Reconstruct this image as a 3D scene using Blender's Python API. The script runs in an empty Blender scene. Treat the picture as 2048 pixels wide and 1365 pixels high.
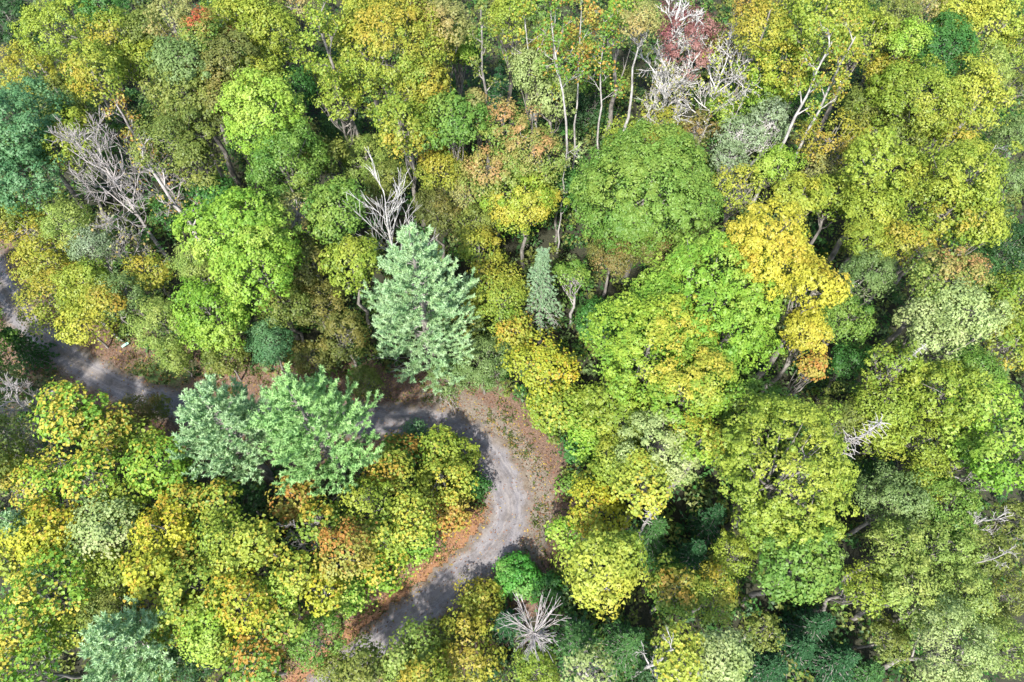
import bpy, math, random
import numpy as np

# ------------------------------------------------------------------ camera, sky, sun, exposure
sc = bpy.context.scene
COL = sc.collection
F_PX, CX, CY = 1380.0, 1024.0, 682.5          # focal length and centre in pixels of the 2048-wide photograph
TILT, CAM_Z = math.radians(31.0), 50.0

cam_data = bpy.data.cameras.new('camera')
cam_data.sensor_width = 36.0
cam_data.lens = 36.0 * F_PX / 2048.0
cam_data.clip_start, cam_data.clip_end = 0.5, 6000.0
cam = bpy.data.objects.new('camera', cam_data)
COL.objects.link(cam)
cam.location = (0, 0, CAM_Z)
cam.rotation_euler = (TILT, 0, 0)
sc.camera = cam

SUN_EL = math.radians(49.0)
SHADOW_DIR = (0.28, 0.96)                     # the way shadows run on the ground
world = bpy.data.worlds.new('World')
sc.world = world
world.use_nodes = True
wn = world.node_tree.nodes
sky = wn.new('ShaderNodeTexSky')
sky.sky_type = 'NISHITA'
sky.sun_disc = False
sky.sun_elevation = SUN_EL
sky.sun_rotation = math.atan2(-SHADOW_DIR[0], -SHADOW_DIR[1])
sky.air_density, sky.dust_density, sky.ozone_density = 1.0, 1.6, 0.7
bg = wn['Background']
bg.inputs['Strength'].default_value = 0.15
world.node_tree.links.new(sky.outputs['Color'], bg.inputs['Color'])

sun_data = bpy.data.lights.new('sun', 'SUN')
sun_data.energy = 4.0
sun_data.angle = math.radians(1.8)
sun_data.color = (1.0, 0.965, 0.90)
sun = bpy.data.objects.new('sun', sun_data)
COL.objects.link(sun)
n_ = math.hypot(*SHADOW_DIR)
sun.rotation_euler = (math.radians(90) - SUN_EL, 0, math.atan2(-SHADOW_DIR[0], SHADOW_DIR[1]))
sun.location = (-30, -20, 60)

sc.view_settings.view_transform = 'Standard'
sc.view_settings.look = 'None'
sc.view_settings.gamma = 1.0
sc.view_settings.use_curve_mapping = False
sc.view_settings.exposure = 1.5
sc.render.engine = 'CYCLES'
sc.cycles.max_bounces = 6
sc.cycles.diffuse_bounces = 4
sc.cycles.glossy_bounces = 2
sc.cycles.transmission_bounces = 4
sc.cycles.use_denoising = True
sc.cycles.caustics_reflective = False
sc.cycles.caustics_refractive = False

RNG = np.random.default_rng(7)
random.seed(7)
ALB = 0.60                                     # photograph's lit colour -> leaf colour

# ------------------------------------------------------------------ geometry of the place
def ray(px, py):
    a, b = (px - CX) / F_PX, (CY - py) / F_PX
    s, c = math.sin(TILT), math.cos(TILT)
    return np.array([a, s + b * c, -c + b * s])

def terrain_base(x, y):
    z = 0.55 * np.sin(x * 0.11 + 0.7) * np.cos(y * 0.09 + 0.3) + 0.3 * np.sin(x * 0.23 - y * 0.19)
    return z + 0.05 * np.clip(y - 42, 0, 80) + 0.02 * np.clip(x - 10, 0, 80)

def at_plane(px, py, z):
    d = ray(px, py)
    t = (CAM_Z - z) / -d[2]
    return np.array([0, 0, CAM_Z]) + d * t

# the road: pixel, half width in metres
ROAD_PX = [(-220, 230, 1.25), (-110, 370, 1.25), (-36, 495, 1.3), (14, 590, 1.3), (64, 658, 1.3), (135, 714, 1.3), (215, 762, 1.3), (300, 797, 1.35),
           (400, 824, 1.45), (500, 836, 1.5), (600, 841, 1.55), (700, 842, 1.65), (790, 843, 1.7), (870, 850, 1.75), (934, 876, 1.8),
           (984, 924, 1.8), (1016, 985, 1.8), (1016, 1045, 1.8), (988, 1096, 1.75), (936, 1142, 1.6), (878, 1190, 1.5),
           (812, 1240, 1.4), (738, 1300, 1.35), (662, 1370, 1.35), (580, 1450, 1.35), (500, 1540, 1.35)]
rp = np.array([np.append(at_plane(px, py, 0.0)[:2], w) for px, py, w in ROAD_PX])

def spline(pts, per):
    out = []
    P = np.vstack([2 * pts[0] - pts[1], pts, 2 * pts[-1] - pts[-2]])
    for i in range(1, len(P) - 2):
        for k in range(per):
            t = k / per
            out.append(0.5 * (2 * P[i] + (P[i + 1] - P[i - 1]) * t + (2 * P[i - 1] - 5 * P[i] + 4 * P[i + 1] - P[i + 2]) * t * t
                              + (3 * P[i] - P[i - 1] - 3 * P[i + 1] + P[i + 2]) * t ** 3))
    out.append(pts[-1])
    return np.array(out)

ROAD = spline(rp, 10)
ROAD_T = np.gradient(ROAD[:, :2], axis=0)
ROAD_T /= np.linalg.norm(ROAD_T, axis=1)[:, None]
ROAD_N = np.stack([-ROAD_T[:, 1], ROAD_T[:, 0]], 1)     # outward side along the way from the far end: + is the outer side of the bend

def road_dist(x, y):
    """signed metres beyond the road's edge (+ outside), side of the road and position along it"""
    x, y = np.atleast_1d(x).astype(float), np.atleast_1d(y).astype(float)
    d = np.empty(x.shape); side = np.empty(x.shape); pos = np.empty(x.shape)
    for i in range(0, x.size, 20000):
        s = slice(i, i + 20000)
        dx = x[s, None] - ROAD[None, :, 0]; dy = y[s, None] - ROAD[None, :, 1]
        q = dx * dx + dy * dy
        k = q.argmin(1); r = np.arange(k.size)
        d[s] = np.sqrt(q[r, k]) - ROAD[k, 2]
        side[s] = np.sign(dx[r, k] * ROAD_N[k, 0] + dy[r, k] * ROAD_N[k, 1])
        pos[s] = k / (len(ROAD) - 1)
    return d, side, pos

def terrain(x, y):
    x, y = np.atleast_1d(x).astype(float), np.atleast_1d(y).astype(float)
    d, side, pos = road_dist(x, y)
    m = np.clip((d - 0.4) / 5.0, 0, 1)
    m = m * m * (3 - 2 * m)
    z = terrain_base(x, y) * m
    bank = ((side < 0) & (pos > 0.55)).astype(float)       # raised clay bank inside the bend
    z = z + bank * 0.9 * np.clip((d - 0.25) / 1.6, 0, 1)
    return z - 0.07 * (d < 0.15)

def ground_z(x, y):
    return float(terrain(np.array([x]), np.array([y]))[0])

def at(px, py, h):
    """point seen at a pixel of the photograph, h metres above the ground under it"""
    z = h
    for _ in range(5):
        p = at_plane(px, py, z)
        z = ground_z(p[0], p[1]) + h
    return at_plane(px, py, z)

def depth(p):
    return p[1] * math.sin(TILT) + (CAM_Z - p[2]) * math.cos(TILT)

# ------------------------------------------------------------------ materials
def lin(hexs):
    v = [int(hexs[i:i + 2], 16) / 255 for i in (0, 2, 4)]
    return np.array([c / 12.92 if c <= 0.04045 else ((c + 0.055) / 1.055) ** 2.4 for c in v])

def leaf_rgb(hexs):
    c = lin(hexs)
    lum = c @ np.array([.2126, .7152, .0722])
    c = np.maximum(lum + (c - lum) * 1.01, .004) * np.array([.85, 1.0, 1.08])
    return c

def new_mat(name):
    m = bpy.data.materials.new(name)
    m.use_nodes = True
    nt = m.node_tree
    nt.nodes.clear()
    return m, nt, nt.nodes, nt.links

def leaf_material(name, translucent=0.42, gloss=0.018, rough=0.5):
    m, nt, N, L = new_mat(name)
    out = N.new('ShaderNodeOutputMaterial')
    a = N.new('ShaderNodeAttribute'); a.attribute_name = 'col'
    noi = N.new('ShaderNodeTexNoise'); noi.inputs['Scale'].default_value = 9.0
    geo = N.new('ShaderNodeNewGeometry')
    L.new(geo.outputs['Position'], noi.inputs['Vector'])
    mr = N.new('ShaderNodeMapRange'); mr.inputs['To Min'].default_value = 0.86; mr.inputs['To Max'].default_value = 1.14
    L.new(noi.outputs['Fac'], mr.inputs['Value'])
    mul = N.new('ShaderNodeVectorMath'); mul.operation = 'SCALE'
    L.new(a.outputs['Vector'], mul.inputs[0]); L.new(mr.outputs['Result'], mul.inputs['Scale'])
    d = N.new('ShaderNodeBsdfDiffuse'); t = N.new('ShaderNodeBsdfTranslucent'); g = N.new('ShaderNodeBsdfGlossy')
    g.inputs['Roughness'].default_value = rough
    warm = N.new('ShaderNodeVectorMath'); warm.operation = 'MULTIPLY'; warm.inputs[1].default_value = (0.96, 1.08, 0.65)
    L.new(mul.outputs['Vector'], d.inputs['Color']); L.new(mul.outputs['Vector'], warm.inputs[0]); L.new(warm.outputs['Vector'], t.inputs['Color'])
    m1 = N.new('ShaderNodeMixShader'); m1.inputs[0].default_value = translucent
    L.new(d.outputs[0], m1.inputs[1]); L.new(t.outputs[0], m1.inputs[2])
    m2 = N.new('ShaderNodeMixShader'); m2.inputs[0].default_value = gloss
    L.new(m1.outputs[0], m2.inputs[1]); L.new(g.outputs[0], m2.inputs[2])
    L.new(m2.outputs[0], out.inputs['Surface'])
    return m

def bark_material(name, c1, c2, scale=6.0):
    m, nt, N, L = new_mat(name)
    out = N.new('ShaderNodeOutputMaterial'); b = N.new('ShaderNodeBsdfPrincipled')
    b.inputs['Roughness'].default_value = 0.85
    tc = N.new('ShaderNodeTexCoord'); mp = N.new('ShaderNodeMapping'); mp.inputs['Scale'].default_value = (1, 1, 0.25)
    noi = N.new('ShaderNodeTexNoise'); noi.inputs['Scale'].default_value = scale; noi.inputs['Detail'].default_value = 4
    ramp = N.new('ShaderNodeValToRGB')
    ramp.color_ramp.elements[0].position = 0.35; ramp.color_ramp.elements[1].position = 0.65
    ramp.color_ramp.elements[0].color = (*c1, 1); ramp.color_ramp.elements[1].color = (*c2, 1)
    L.new(tc.outputs['Object'], mp.inputs['Vector']); L.new(mp.outputs['Vector'], noi.inputs['Vector'])
    L.new(noi.outputs['Fac'], ramp.inputs['Fac']); L.new(ramp.outputs['Color'], b.inputs['Base Color'])
    bump = N.new('ShaderNodeBump'); bump.inputs['Strength'].default_value = 0.4; bump.inputs['Distance'].default_value = 0.03
    L.new(noi.outputs['Fac'], bump.inputs['Height']); L.new(bump.outputs['Normal'], b.inputs['Normal'])
    L.new(b.outputs[0], out.inputs['Surface'])
    return m

M_LEAF = leaf_material('broad_leaf')
M_NEEDLE = leaf_material('needle', 0.32, 0.015, 0.6)
M_DRY = leaf_material('dry_leaf', 0.08, 0.02, 0.7)
BARK = {
    'grey': bark_material('grey_bark', (0.10, 0.09, 0.08), (0.24, 0.22, 0.195)),
    'bone': bark_material('bone_white_wood', (0.30, 0.285, 0.27), (0.54, 0.525, 0.505)),
    'white': bark_material('white_bark', (0.19, 0.178, 0.165), (0.40, 0.38, 0.36)),
    'dead': bark_material('dead_wood', (0.18, 0.168, 0.158), (0.36, 0.34, 0.325)),
    'brown': bark_material('brown_bark', (0.09, 0.07, 0.055), (0.18, 0.15, 0.12)),
    'twig': bark_material('purplish_twig', (0.20, 0.18, 0.17), (0.36, 0.33, 0.315)),
}

def ground_material():
    m, nt, N, L = new_mat('forest_floor')
    out = N.new('ShaderNodeOutputMaterial'); b = N.new('ShaderNodeBsdfPrincipled'); b.inputs['Roughness'].default_value = 0.95
    geo = N.new('ShaderNodeNewGeometry')
    def noise(s, d=5, r=0.6):
        n = N.new('ShaderNodeTexNoise'); n.inputs['Scale'].default_value = s; n.inputs['Detail'].default_value = d; n.inputs['Roughness'].default_value = r
        L.new(geo.outputs['Position'], n.inputs['Vector']); return n
    def ramp(n, stops):
        r = N.new('ShaderNodeValToRGB'); e = r.color_ramp.elements
        while len(e) < len(stops): e.new(0.5)
        for k, (p, c) in enumerate(stops): e[k].position = p; e[k].color = (*c, 1)
        L.new(n.outputs['Fac'], r.inputs['Fac']); return r
    def mix(fac, a, c):
        x = N.new('ShaderNodeMixRGB'); L.new(fac, x.inputs[0]); L.new(a, x.inputs[1]); L.new(c, x.inputs[2]); return x.outputs[0]
    def attr(n):
        a = N.new('ShaderNodeAttribute'); a.attribute_name = n; return a
    def breakup(a, n, lo=0.25, hi=0.75):
        add = N.new('ShaderNodeMath'); add.operation = 'ADD'; L.new(a.outputs['Fac'], add.inputs[0]); L.new(n.outputs['Fac'], add.inputs[1])
        mr = N.new('ShaderNodeMapRange'); mr.inputs['From Min'].default_value = 0.5 + lo; mr.inputs['From Max'].default_value = 0.5 + hi
        L.new(add.outputs[0], mr.inputs['Value']); return mr.outputs['Result']
    fine = noise(7.0, 8, 0.8)
    mid = noise(1.6, 5)
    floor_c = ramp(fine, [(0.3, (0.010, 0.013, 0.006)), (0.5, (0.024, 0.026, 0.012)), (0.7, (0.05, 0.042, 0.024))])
    litter = ramp(fine, [(0.32, (0.045, 0.028, 0.02)), (0.5, (0.12, 0.075, 0.052)), (0.68, (0.22, 0.145, 0.105))])
    gravel = ramp(fine, [(0.3, (0.07, 0.058, 0.045)), (0.5, (0.14, 0.118, 0.092)), (0.7, (0.24, 0.205, 0.165))])
    grass = ramp(fine, [(0.3, (0.025, 0.05, 0.012)), (0.55, (0.065, 0.11, 0.025)), (0.75, (0.14, 0.12, 0.05))])
    clay = ramp(fine, [(0.3, (0.09, 0.04, 0.018)), (0.5, (0.2, 0.10, 0.047)), (0.7, (0.30, 0.18, 0.10))])
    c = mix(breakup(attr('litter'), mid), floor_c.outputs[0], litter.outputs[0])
    c = mix(breakup(attr('shoulder'), mid), c, gravel.outputs[0])
    c = mix(breakup(attr('grass'), mid), c, grass.outputs[0])
    c = mix(breakup(attr('clay'), mid), c, clay.outputs[0])
    L.new(c, b.inputs['Base Color'])
    bump = N.new('ShaderNodeBump'); bump.inputs['Strength'].default_value = 0.7; bump.inputs['Distance'].default_value = 0.08
    L.new(fine.outputs['Fac'], bump.inputs['Height']); L.new(bump.outputs['Normal'], b.inputs['Normal'])
    L.new(b.outputs[0], out.inputs['Surface'])
    return m

def road_material():
    m, nt, N, L = new_mat('gravel_road')
    out = N.new('ShaderNodeOutputMaterial'); b = N.new('ShaderNodeBsdfPrincipled'); b.inputs['Roughness'].default_value = 0.92
    geo = N.new('ShaderNodeNewGeometry')
    def noise(s, d=5, r=0.6):
        n = N.new('ShaderNodeTexNoise'); n.inputs['Scale'].default_value = s; n.inputs['Detail'].default_value = d; n.inputs['Roughness'].default_value = r
        L.new(geo.outputs['Position'], n.inputs['Vector']); return n
    at_ = N.new('ShaderNodeAttribute'); at_.attribute_name = 'across'      # -1 .. 1 across the road
    al_ = N.new('ShaderNodeAttribute'); al_.attribute_name = 'along'
    fine = noise(16.0, 8, 0.85); mid = noise(0.9, 5, 0.6)
    base = N.new('ShaderNodeValToRGB'); e = base.color_ramp.elements
    e[0].position = 0.3; e[0].color = (0.085, 0.081, 0.084, 1); e[1].position = 0.72; e[1].color = (0.27, 0.252, 0.256, 1)
    L.new(fine.outputs['Fac'], base.inputs['Fac'])
    # loose pale gravel between and beside the wheel tracks, wandering with the noise
    comb = N.new('ShaderNodeCombineXYZ'); L.new(at_.outputs['Fac'], comb.inputs[0]); L.new(al_.outputs['Fac'], comb.inputs[1])
    st = N.new('ShaderNodeMapping'); st.inputs['Scale'].default_value = (3.4, 0.10, 1)
    wob = noise(0.55, 4, 0.6); wm = N.new('ShaderNodeVectorMath'); wm.operation = 'SCALE'; wm.inputs['Scale'].default_value = 0.55
    L.new(wob.outputs['Color'], wm.inputs[0])
    wa = N.new('ShaderNodeVectorMath'); wa.operation = 'ADD'; L.new(comb.outputs[0], wa.inputs[0]); L.new(wm.outputs['Vector'], wa.inputs[1])
    L.new(wa.outputs['Vector'], st.inputs['Vector'])
    streak = N.new('ShaderNodeTexNoise'); streak.inputs['Scale'].default_value = 2.2; streak.inputs['Detail'].default_value = 4; streak.inputs['Roughness'].default_value = 0.65
    L.new(st.outputs['Vector'], streak.inputs['Vector'])
    sr = N.new('ShaderNodeValToRGB'); se = sr.color_ramp.elements
    se[0].position = 0.42; se[0].color = (0.80, 0.80, 0.84, 1); se[1].position = 0.68; se[1].color = (1.28, 1.25, 1.2, 1)
    L.new(streak.outputs['Fac'], sr.inputs['Fac'])
    mu = N.new('ShaderNodeMixRGB'); mu.blend_type = 'MULTIPLY'; mu.inputs[0].default_value = 1.0
    L.new(base.outputs[0], mu.inputs[1]); L.new(sr.outputs[0], mu.inputs[2])
    # brownish litter along the edges and the crown of the road
    edge = N.new('ShaderNodeMath'); edge.operation = 'ABSOLUTE'; L.new(at_.outputs['Fac'], edge.inputs[0])
    add = N.new('ShaderNodeMath'); add.operation = 'ADD'; L.new(edge.outputs[0], add.inputs[0]); L.new(mid.outputs['Fac'], add.inputs[1])
    mr = N.new('ShaderNodeMapRange'); mr.inputs['From Min'].default_value = 1.02; mr.inputs['From Max'].default_value = 1.42; L.new(add.outputs[0], mr.inputs['Value'])
    br = N.new('ShaderNodeValToRGB'); be = br.color_ramp.elements
    be[0].position = 0.3; be[0].color = (0.07, 0.055, 0.04, 1); be[1].position = 0.7; be[1].color = (0.22, 0.175, 0.13, 1)
    L.new(fine.outputs['Fac'], br.inputs['Fac'])
    mx = N.new('ShaderNodeMixRGB'); L.new(mr.outputs['Result'], mx.inputs[0]); L.new(mu.outputs[0], mx.inputs[1]); L.new(br.outputs[0], mx.inputs[2])
    cen = N.new('ShaderNodeMapRange'); cen.inputs['From Min'].default_value = 0.34; cen.inputs['From Max'].default_value = 0.0; L.new(edge.outputs[0], cen.inputs['Value'])
    patchy = noise(0.7, 6, 0.7)
    cm = N.new('ShaderNodeMath'); cm.operation = 'MULTIPLY'; L.new(cen.outputs['Result'], cm.inputs[0]); L.new(patchy.outputs['Fac'], cm.inputs[1])
    fade = N.new('ShaderNodeMapRange'); fade.inputs['From Min'].default_value = 34.0; fade.inputs['From Max'].default_value = 52.0; fade.inputs['To Min'].default_value = 1.35; fade.inputs['To Max'].default_value = 0.45
    L.new(al_.outputs['Fac'], fade.inputs['Value'])
    cf = N.new('ShaderNodeMath'); cf.operation = 'MULTIPLY'; cf.use_clamp = True; L.new(cm.outputs[0], cf.inputs[0]); L.new(fade.outputs['Result'], cf.inputs[1])
    mc = N.new('ShaderNodeMixRGB'); L.new(cf.outputs[0], mc.inputs[0]); L.new(mx.outputs[0], mc.inputs[1]); L.new(br.outputs[0], mc.inputs[2])
    damp = noise(1.3, 5, 0.7); dr = N.new('ShaderNodeValToRGB'); de = dr.color_ramp.elements
    de[0].position = 0.36; de[0].color = (0.68, 0.66, 0.64, 1); de[1].position = 0.56; de[1].color = (1, 1, 1, 1)
    L.new(damp.outputs['Fac'], dr.inputs['Fac'])
    md = N.new('ShaderNodeMixRGB'); md.blend_type = 'MULTIPLY'; md.inputs[0].default_value = 1.0; L.new(mc.outputs[0], md.inputs[1]); L.new(dr.outputs[0], md.inputs[2])
    L.new(md.outputs[0], b.inputs['Base Color'])
    bump = N.new('ShaderNodeBump'); bump.inputs['Strength'].default_value = 0.6; bump.inputs['Distance'].default_value = 0.03
    L.new(fine.outputs['Fac'], bump.inputs['Height']); L.new(bump.outputs['Normal'], b.inputs['Normal'])
    L.new(b.outputs[0], out.inputs['Surface'])
    return m

# ------------------------------------------------------------------ mesh helpers
COUNT = {'tris': 0}

def link_mesh(name, verts, quads, mat, parent=None, col=None, smooth=False):
    me = bpy.data.meshes.new(name)
    nv, nq = len(verts), len(quads)
    k = quads.shape[1]
    me.vertices.add(nv); me.vertices.foreach_set('co', np.ascontiguousarray(verts, dtype=np.float32).ravel())
    me.loops.add(nq * k); me.loops.foreach_set('vertex_index', np.ascontiguousarray(quads, dtype=np.int32).ravel())
    me.polygons.add(nq); me.polygons.foreach_set('loop_start', np.arange(0, nq * k, k, dtype=np.int32))
    if smooth: me.polygons.foreach_set('use_smooth', np.ones(nq, dtype=bool))
    else: me.polygons.foreach_set('use_smooth', np.zeros(nq, dtype=bool))
    if col is not None:
        a = me.attributes.new('col', 'FLOAT_VECTOR', 'FACE')
        a.data.foreach_set('vector', np.ascontiguousarray(col, dtype=np.float32).ravel())
    me.update(calc_edges=True)
    me.materials.append(mat)
    COUNT['tris'] += nq * (k - 2)
    o = bpy.data.objects.new(name, me)
    COL.objects.link(o)
    if parent: o.parent = parent
    return o

def unit(v):
    return v / np.maximum(np.linalg.norm(v, axis=-1, keepdims=True), 1e-9)

class Leaves:
    def __init__(s): s.c, s.n, s.t, s.l, s.w, s.k = [], [], [], [], [], []
    def add(s, c, n, l, w, k, t=None):
        m = len(c)
        if m == 0: return
        if t is None: t = RNG.normal(size=(m, 3))
        s.c.append(c); s.n.append(n); s.t.append(t)
        s.l.append(np.broadcast_to(l, (m,))); s.w.append(np.broadcast_to(w, (m,))); s.k.append(np.broadcast_to(k, (m, 3)))
    def build(s, name, parent, mat, tri=False):
        c, n, t = np.vstack(s.c), unit(np.vstack(s.n)), np.vstack(s.t)
        l, w, k = np.concatenate(s.l)[:, None], np.concatenate(s.w)[:, None], np.vstack(s.k)
        t = unit(t - n * (t * n).sum(1, keepdims=True)); b = np.cross(n, t)
        if tri:
            j = RNG.uniform(-.14, .14, (3, len(c), 1))
            v = np.empty((len(c), 3, 3))
            v[:, 0] = c - t * l * (.45 + j[0]) - b * w * (.45 + j[1]); v[:, 1] = c + t * l * (.55 + j[1]) - b * w * j[2]; v[:, 2] = c - t * l * (.35 + j[2]) + b * w * (.55 + j[0])
            return link_mesh(name, v.reshape(-1, 3), np.arange(len(c) * 3).reshape(-1, 3), mat, parent, k)
        fold = n * w * 0.16
        j = RNG.uniform(-.12, .12, (4, len(c), 1))
        v = np.empty((len(c), 4, 3))
        v[:, 0] = c - t * l * (.46 + j[0]) - b * w * (.28 + j[1]); v[:, 1] = c + t * l * (.30 + j[1]) - b * w * (.46 + j[2]) + fold
        v[:, 2] = c + t * l * (.50 + j[2]) + b * w * (.24 + j[3]); v[:, 3] = c - t * l * (.22 + j[3]) + b * w * (.50 + j[0]) + fold
        q = np.arange(len(c) * 4).reshape(-1, 4)
        return link_mesh(name, v.reshape(-1, 3), q, mat, parent, k)

class Tubes:
    def __init__(s): s.v, s.q, s.n = [], [], 0
    def add(s, pts, rads, k=5):
        pts = np.asarray(pts, float); m = len(pts)
        t = unit(np.gradient(pts, axis=0))
        ref = np.array([0.31, 0.17, 0.93]) if abs(t[0, 2]) < 0.8 else np.array([0.94, 0.3, 0.1])
        a = unit(np.cross(t, ref)); b = np.cross(t, a)
        ang = np.linspace(0, 2 * np.pi, k, endpoint=False)
        ring = pts[:, None] + (a[:, None] * np.cos(ang)[None, :, None] + b[:, None] * np.sin(ang)[None, :, None]) * np.asarray(rads, float)[:, None, None]
        i = np.arange(m - 1)[:, None] * k; j = np.arange(k)[None]; j2 = (j + 1) % k
        s.v.append(ring.reshape(-1, 3)); s.q.append((np.stack([i + j, i + j2, i + k + j2, i + k + j], -1).reshape(-1, 4)) + s.n)
        s.n += m * k
    def build(s, name, parent, mat):
        return link_mesh(name, np.vstack(s.v), np.vstack(s.q), mat, parent, smooth=True)

def root(name, loc, label, cat, group=None):
    o = bpy.data.objects.new(name, None)
    o.empty_display_size = 0.5
    COL.objects.link(o)
    o.location = loc
    o['label'] = label; o['category'] = cat
    if group: o['group'] = group
    return o

def curve_pts(a, b, n=5, sag=0.0, jit=0.0):
    t = np.linspace(0, 1, n)[:, None]
    p = a + (b - a) * t
    p[:, 2] += (sag * np.sin(np.pi * t))[:, 0]
    if jit: p[1:-1] += RNG.normal(size=(n - 2, 3)) * jit
    return p

# ------------------------------------------------------------------ the setting: ground and road
def axis(lo, hi, step, far):
    core = np.arange(lo, hi + step / 2, step)
    e = np.array([1, 3, 7, 15, 35, 90, 250, 700, far])
    return np.concatenate([lo - e[::-1], core, hi + e])
gx, gy = axis(-52, 54, 0.4, 2000), axis(-8, 84, 0.4, 2000)
X, Y = np.meshgrid(gx, gy)
xs, ys = X.ravel(), Y.ravel()
dist, side, pos = road_dist(xs, ys)
zs = terrain(xs, ys) + 0.05 * np.sin(xs * 2.3 + ys) * np.sin(ys * 1.9 - xs * 0.7) * (dist > 0.6)
far = np.maximum(np.maximum(np.abs(xs) - 60, np.abs(ys - 40) - 60), 0)
zs = zs - np.minimum(far, 40) * 0.01
nx, ny = len(gx), len(gy)
ii = (np.arange(ny - 1)[:, None] * nx + np.arange(nx - 1)[None]).ravel()
ground = link_mesh('ground', np.stack([xs, ys, zs], 1), np.stack([ii, ii + 1, ii + nx + 1, ii + nx], 1), ground_material(), smooth=True)
ground['kind'] = 'structure'
def vattr(me, name, v):
    a = me.attributes.new(name, 'FLOAT', 'POINT'); a.data.foreach_set('value', np.ascontiguousarray(v, dtype=np.float32))
def band(d, a, b, c, e): return np.clip((d - a) / (b - a), 0, 1) * np.clip((e - d) / (e - c), 0, 1)
outer = (side > 0)
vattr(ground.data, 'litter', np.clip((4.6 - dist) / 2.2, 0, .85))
vattr(ground.data, 'shoulder', 0.8 * np.clip((np.where((pos > .48) & (side > 0), 2.2, 1.0) - dist) / 1.2, 0, 1) * np.where(pos > 0.5, 1, 0.5))
gp = at_plane(325, 745, 0)
gd = np.hypot((xs - gp[0]) / 3.4, (ys - gp[1]) / 1.6)
gp2 = at_plane(80, 790, 0)
gd2 = np.hypot((xs - gp2[0]) / 2.2, (ys - gp2[1]) / 3.5)
vattr(ground.data, 'grass', np.maximum(np.clip(1.3 - gd, 0, 1), 0.7 * np.clip(1.3 - gd2, 0, 1)))
inner_bank = (side < 0) & (pos > 0.64)
vattr(ground.data, 'clay', inner_bank * band(dist, -0.35, 0.05, 0.5, 1.25))

W = np.linspace(-1, 1, 11)
nr = len(ROAD)
edge_n = 0.14 * np.sin(np.arange(nr) * 0.9) + 0.12 * np.sin(np.arange(nr) * 2.3 + 1) + RNG.normal(size=nr) * 0.05
rv, ra, rl = [], [], []
cum = np.concatenate([[0], np.cumsum(np.linalg.norm(np.diff(ROAD[:, :2], axis=0), axis=1))])
for i in range(nr):
    for w in W:
        o_ = w * (ROAD[i, 2] + edge_n[i] * abs(w))
        p = ROAD[i, :2] + ROAD_N[i] * o_
        rut = -0.035 * (math.exp(-((abs(w) - 0.45) / 0.16) ** 2))
        rv.append((p[0], p[1], 0.035 - 0.075 * w ** 6 + rut + 0.02)); ra.append(w); rl.append(cum[i])
i0 = (np.arange(nr - 1)[:, None] * 11 + np.arange(10)[None]).ravel()
road = link_mesh('road', np.array(rv), np.stack([i0, i0 + 11, i0 + 12, i0 + 1], 1), road_material(), smooth=True)
vattr(road.data, 'across', np.array(ra)); vattr(road.data, 'along', np.array(rl))
road['kind'] = 'structure'
road['label'] = 'grey gravel track curving through the autumn trees'

# ------------------------------------------------------------------ leaf colours (as lit in the photograph)
PAL = {  # main, second, accent, share of accent clumps
    'yg': ('bec44c', '93a83e', 'd6c850', .10), 'lime': ('b2cc48', '86b03c', 'd0d860', .18), 'golden': ('ecd850', 'd6c84a', 'e8be4c', .12), 'lemon': ('dad458', 'b6be4a', 'e4c84e', .10),
    'gold': ('e6d244', 'bcbc42', 'e8b844', .10), 'amber': ('d0c04a', 'a2ae46', 'dcb04a', .16), 'olive': ('a2a64e', '7c8a40', 'b5a64c', .08),
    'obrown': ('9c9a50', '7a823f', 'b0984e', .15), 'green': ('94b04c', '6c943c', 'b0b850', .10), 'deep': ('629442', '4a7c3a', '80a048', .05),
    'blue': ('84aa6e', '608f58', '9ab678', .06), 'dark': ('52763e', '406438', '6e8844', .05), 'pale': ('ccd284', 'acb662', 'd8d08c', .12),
    'grey': ('b2bc88', '96a66e', 'c4c8a0', .12), 'rust': ('dcb654', 'b6b04e', 'dc984c', .18), 'red': ('b86a6c', '9c5e58', 'c48a7c', .2),
    'tan': ('c6ba6e', 'a4a25a', 'cca864', .2), 'pink': ('b0b858', '8ca848', 'dca268', .24), 'gorange': ('9cb64a', '7ca03f', 'e0a84c', .18),
    'limegold': ('b6ca48', '86ae3e', 'e4c850', .26), 'mix': ('c2c24c', '8ea840', 'd8b648', .20), 'scarlet': ('a4b24c', '82a042', 'ee6a50', .14),
    'pine': ('b6c68a', '94b276', 'dadeb8', .0), 'pine2': ('aac676', '8ab062', 'd4dea2', .0), 'hemlock': ('6a9048', '4c763e', '8aa25c', .0),
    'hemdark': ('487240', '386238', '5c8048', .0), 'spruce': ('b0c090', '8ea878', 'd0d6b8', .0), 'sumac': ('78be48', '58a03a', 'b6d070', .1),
    'soft': ('bac462', '96aa4c', 'cec866', .1), 'softg': ('9cac66', '7c944e', 'aeb86c', .1), 'brownred': ('a29a50', '848848', 'b08a50', .2),
}
PALC = {k: (leaf_rgb(v[0]) * ALB, leaf_rgb(v[1]) * ALB, leaf_rgb(v[2]) * ALB, v[3]) for k, v in PAL.items()}

def tree_frame(px, py, rpx, h, q, low=0.0):
    """crown centre seen at (px, py), crown radius rpx, total height h: base point, crown centre above base, crown radius"""
    R = 2.5
    for _ in range(3):
        hc = max(h - R * q, 0.35 * h)
        p = at(px, py, hc)
        R = rpx * depth(p) / F_PX
    return p, hc, R

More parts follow.
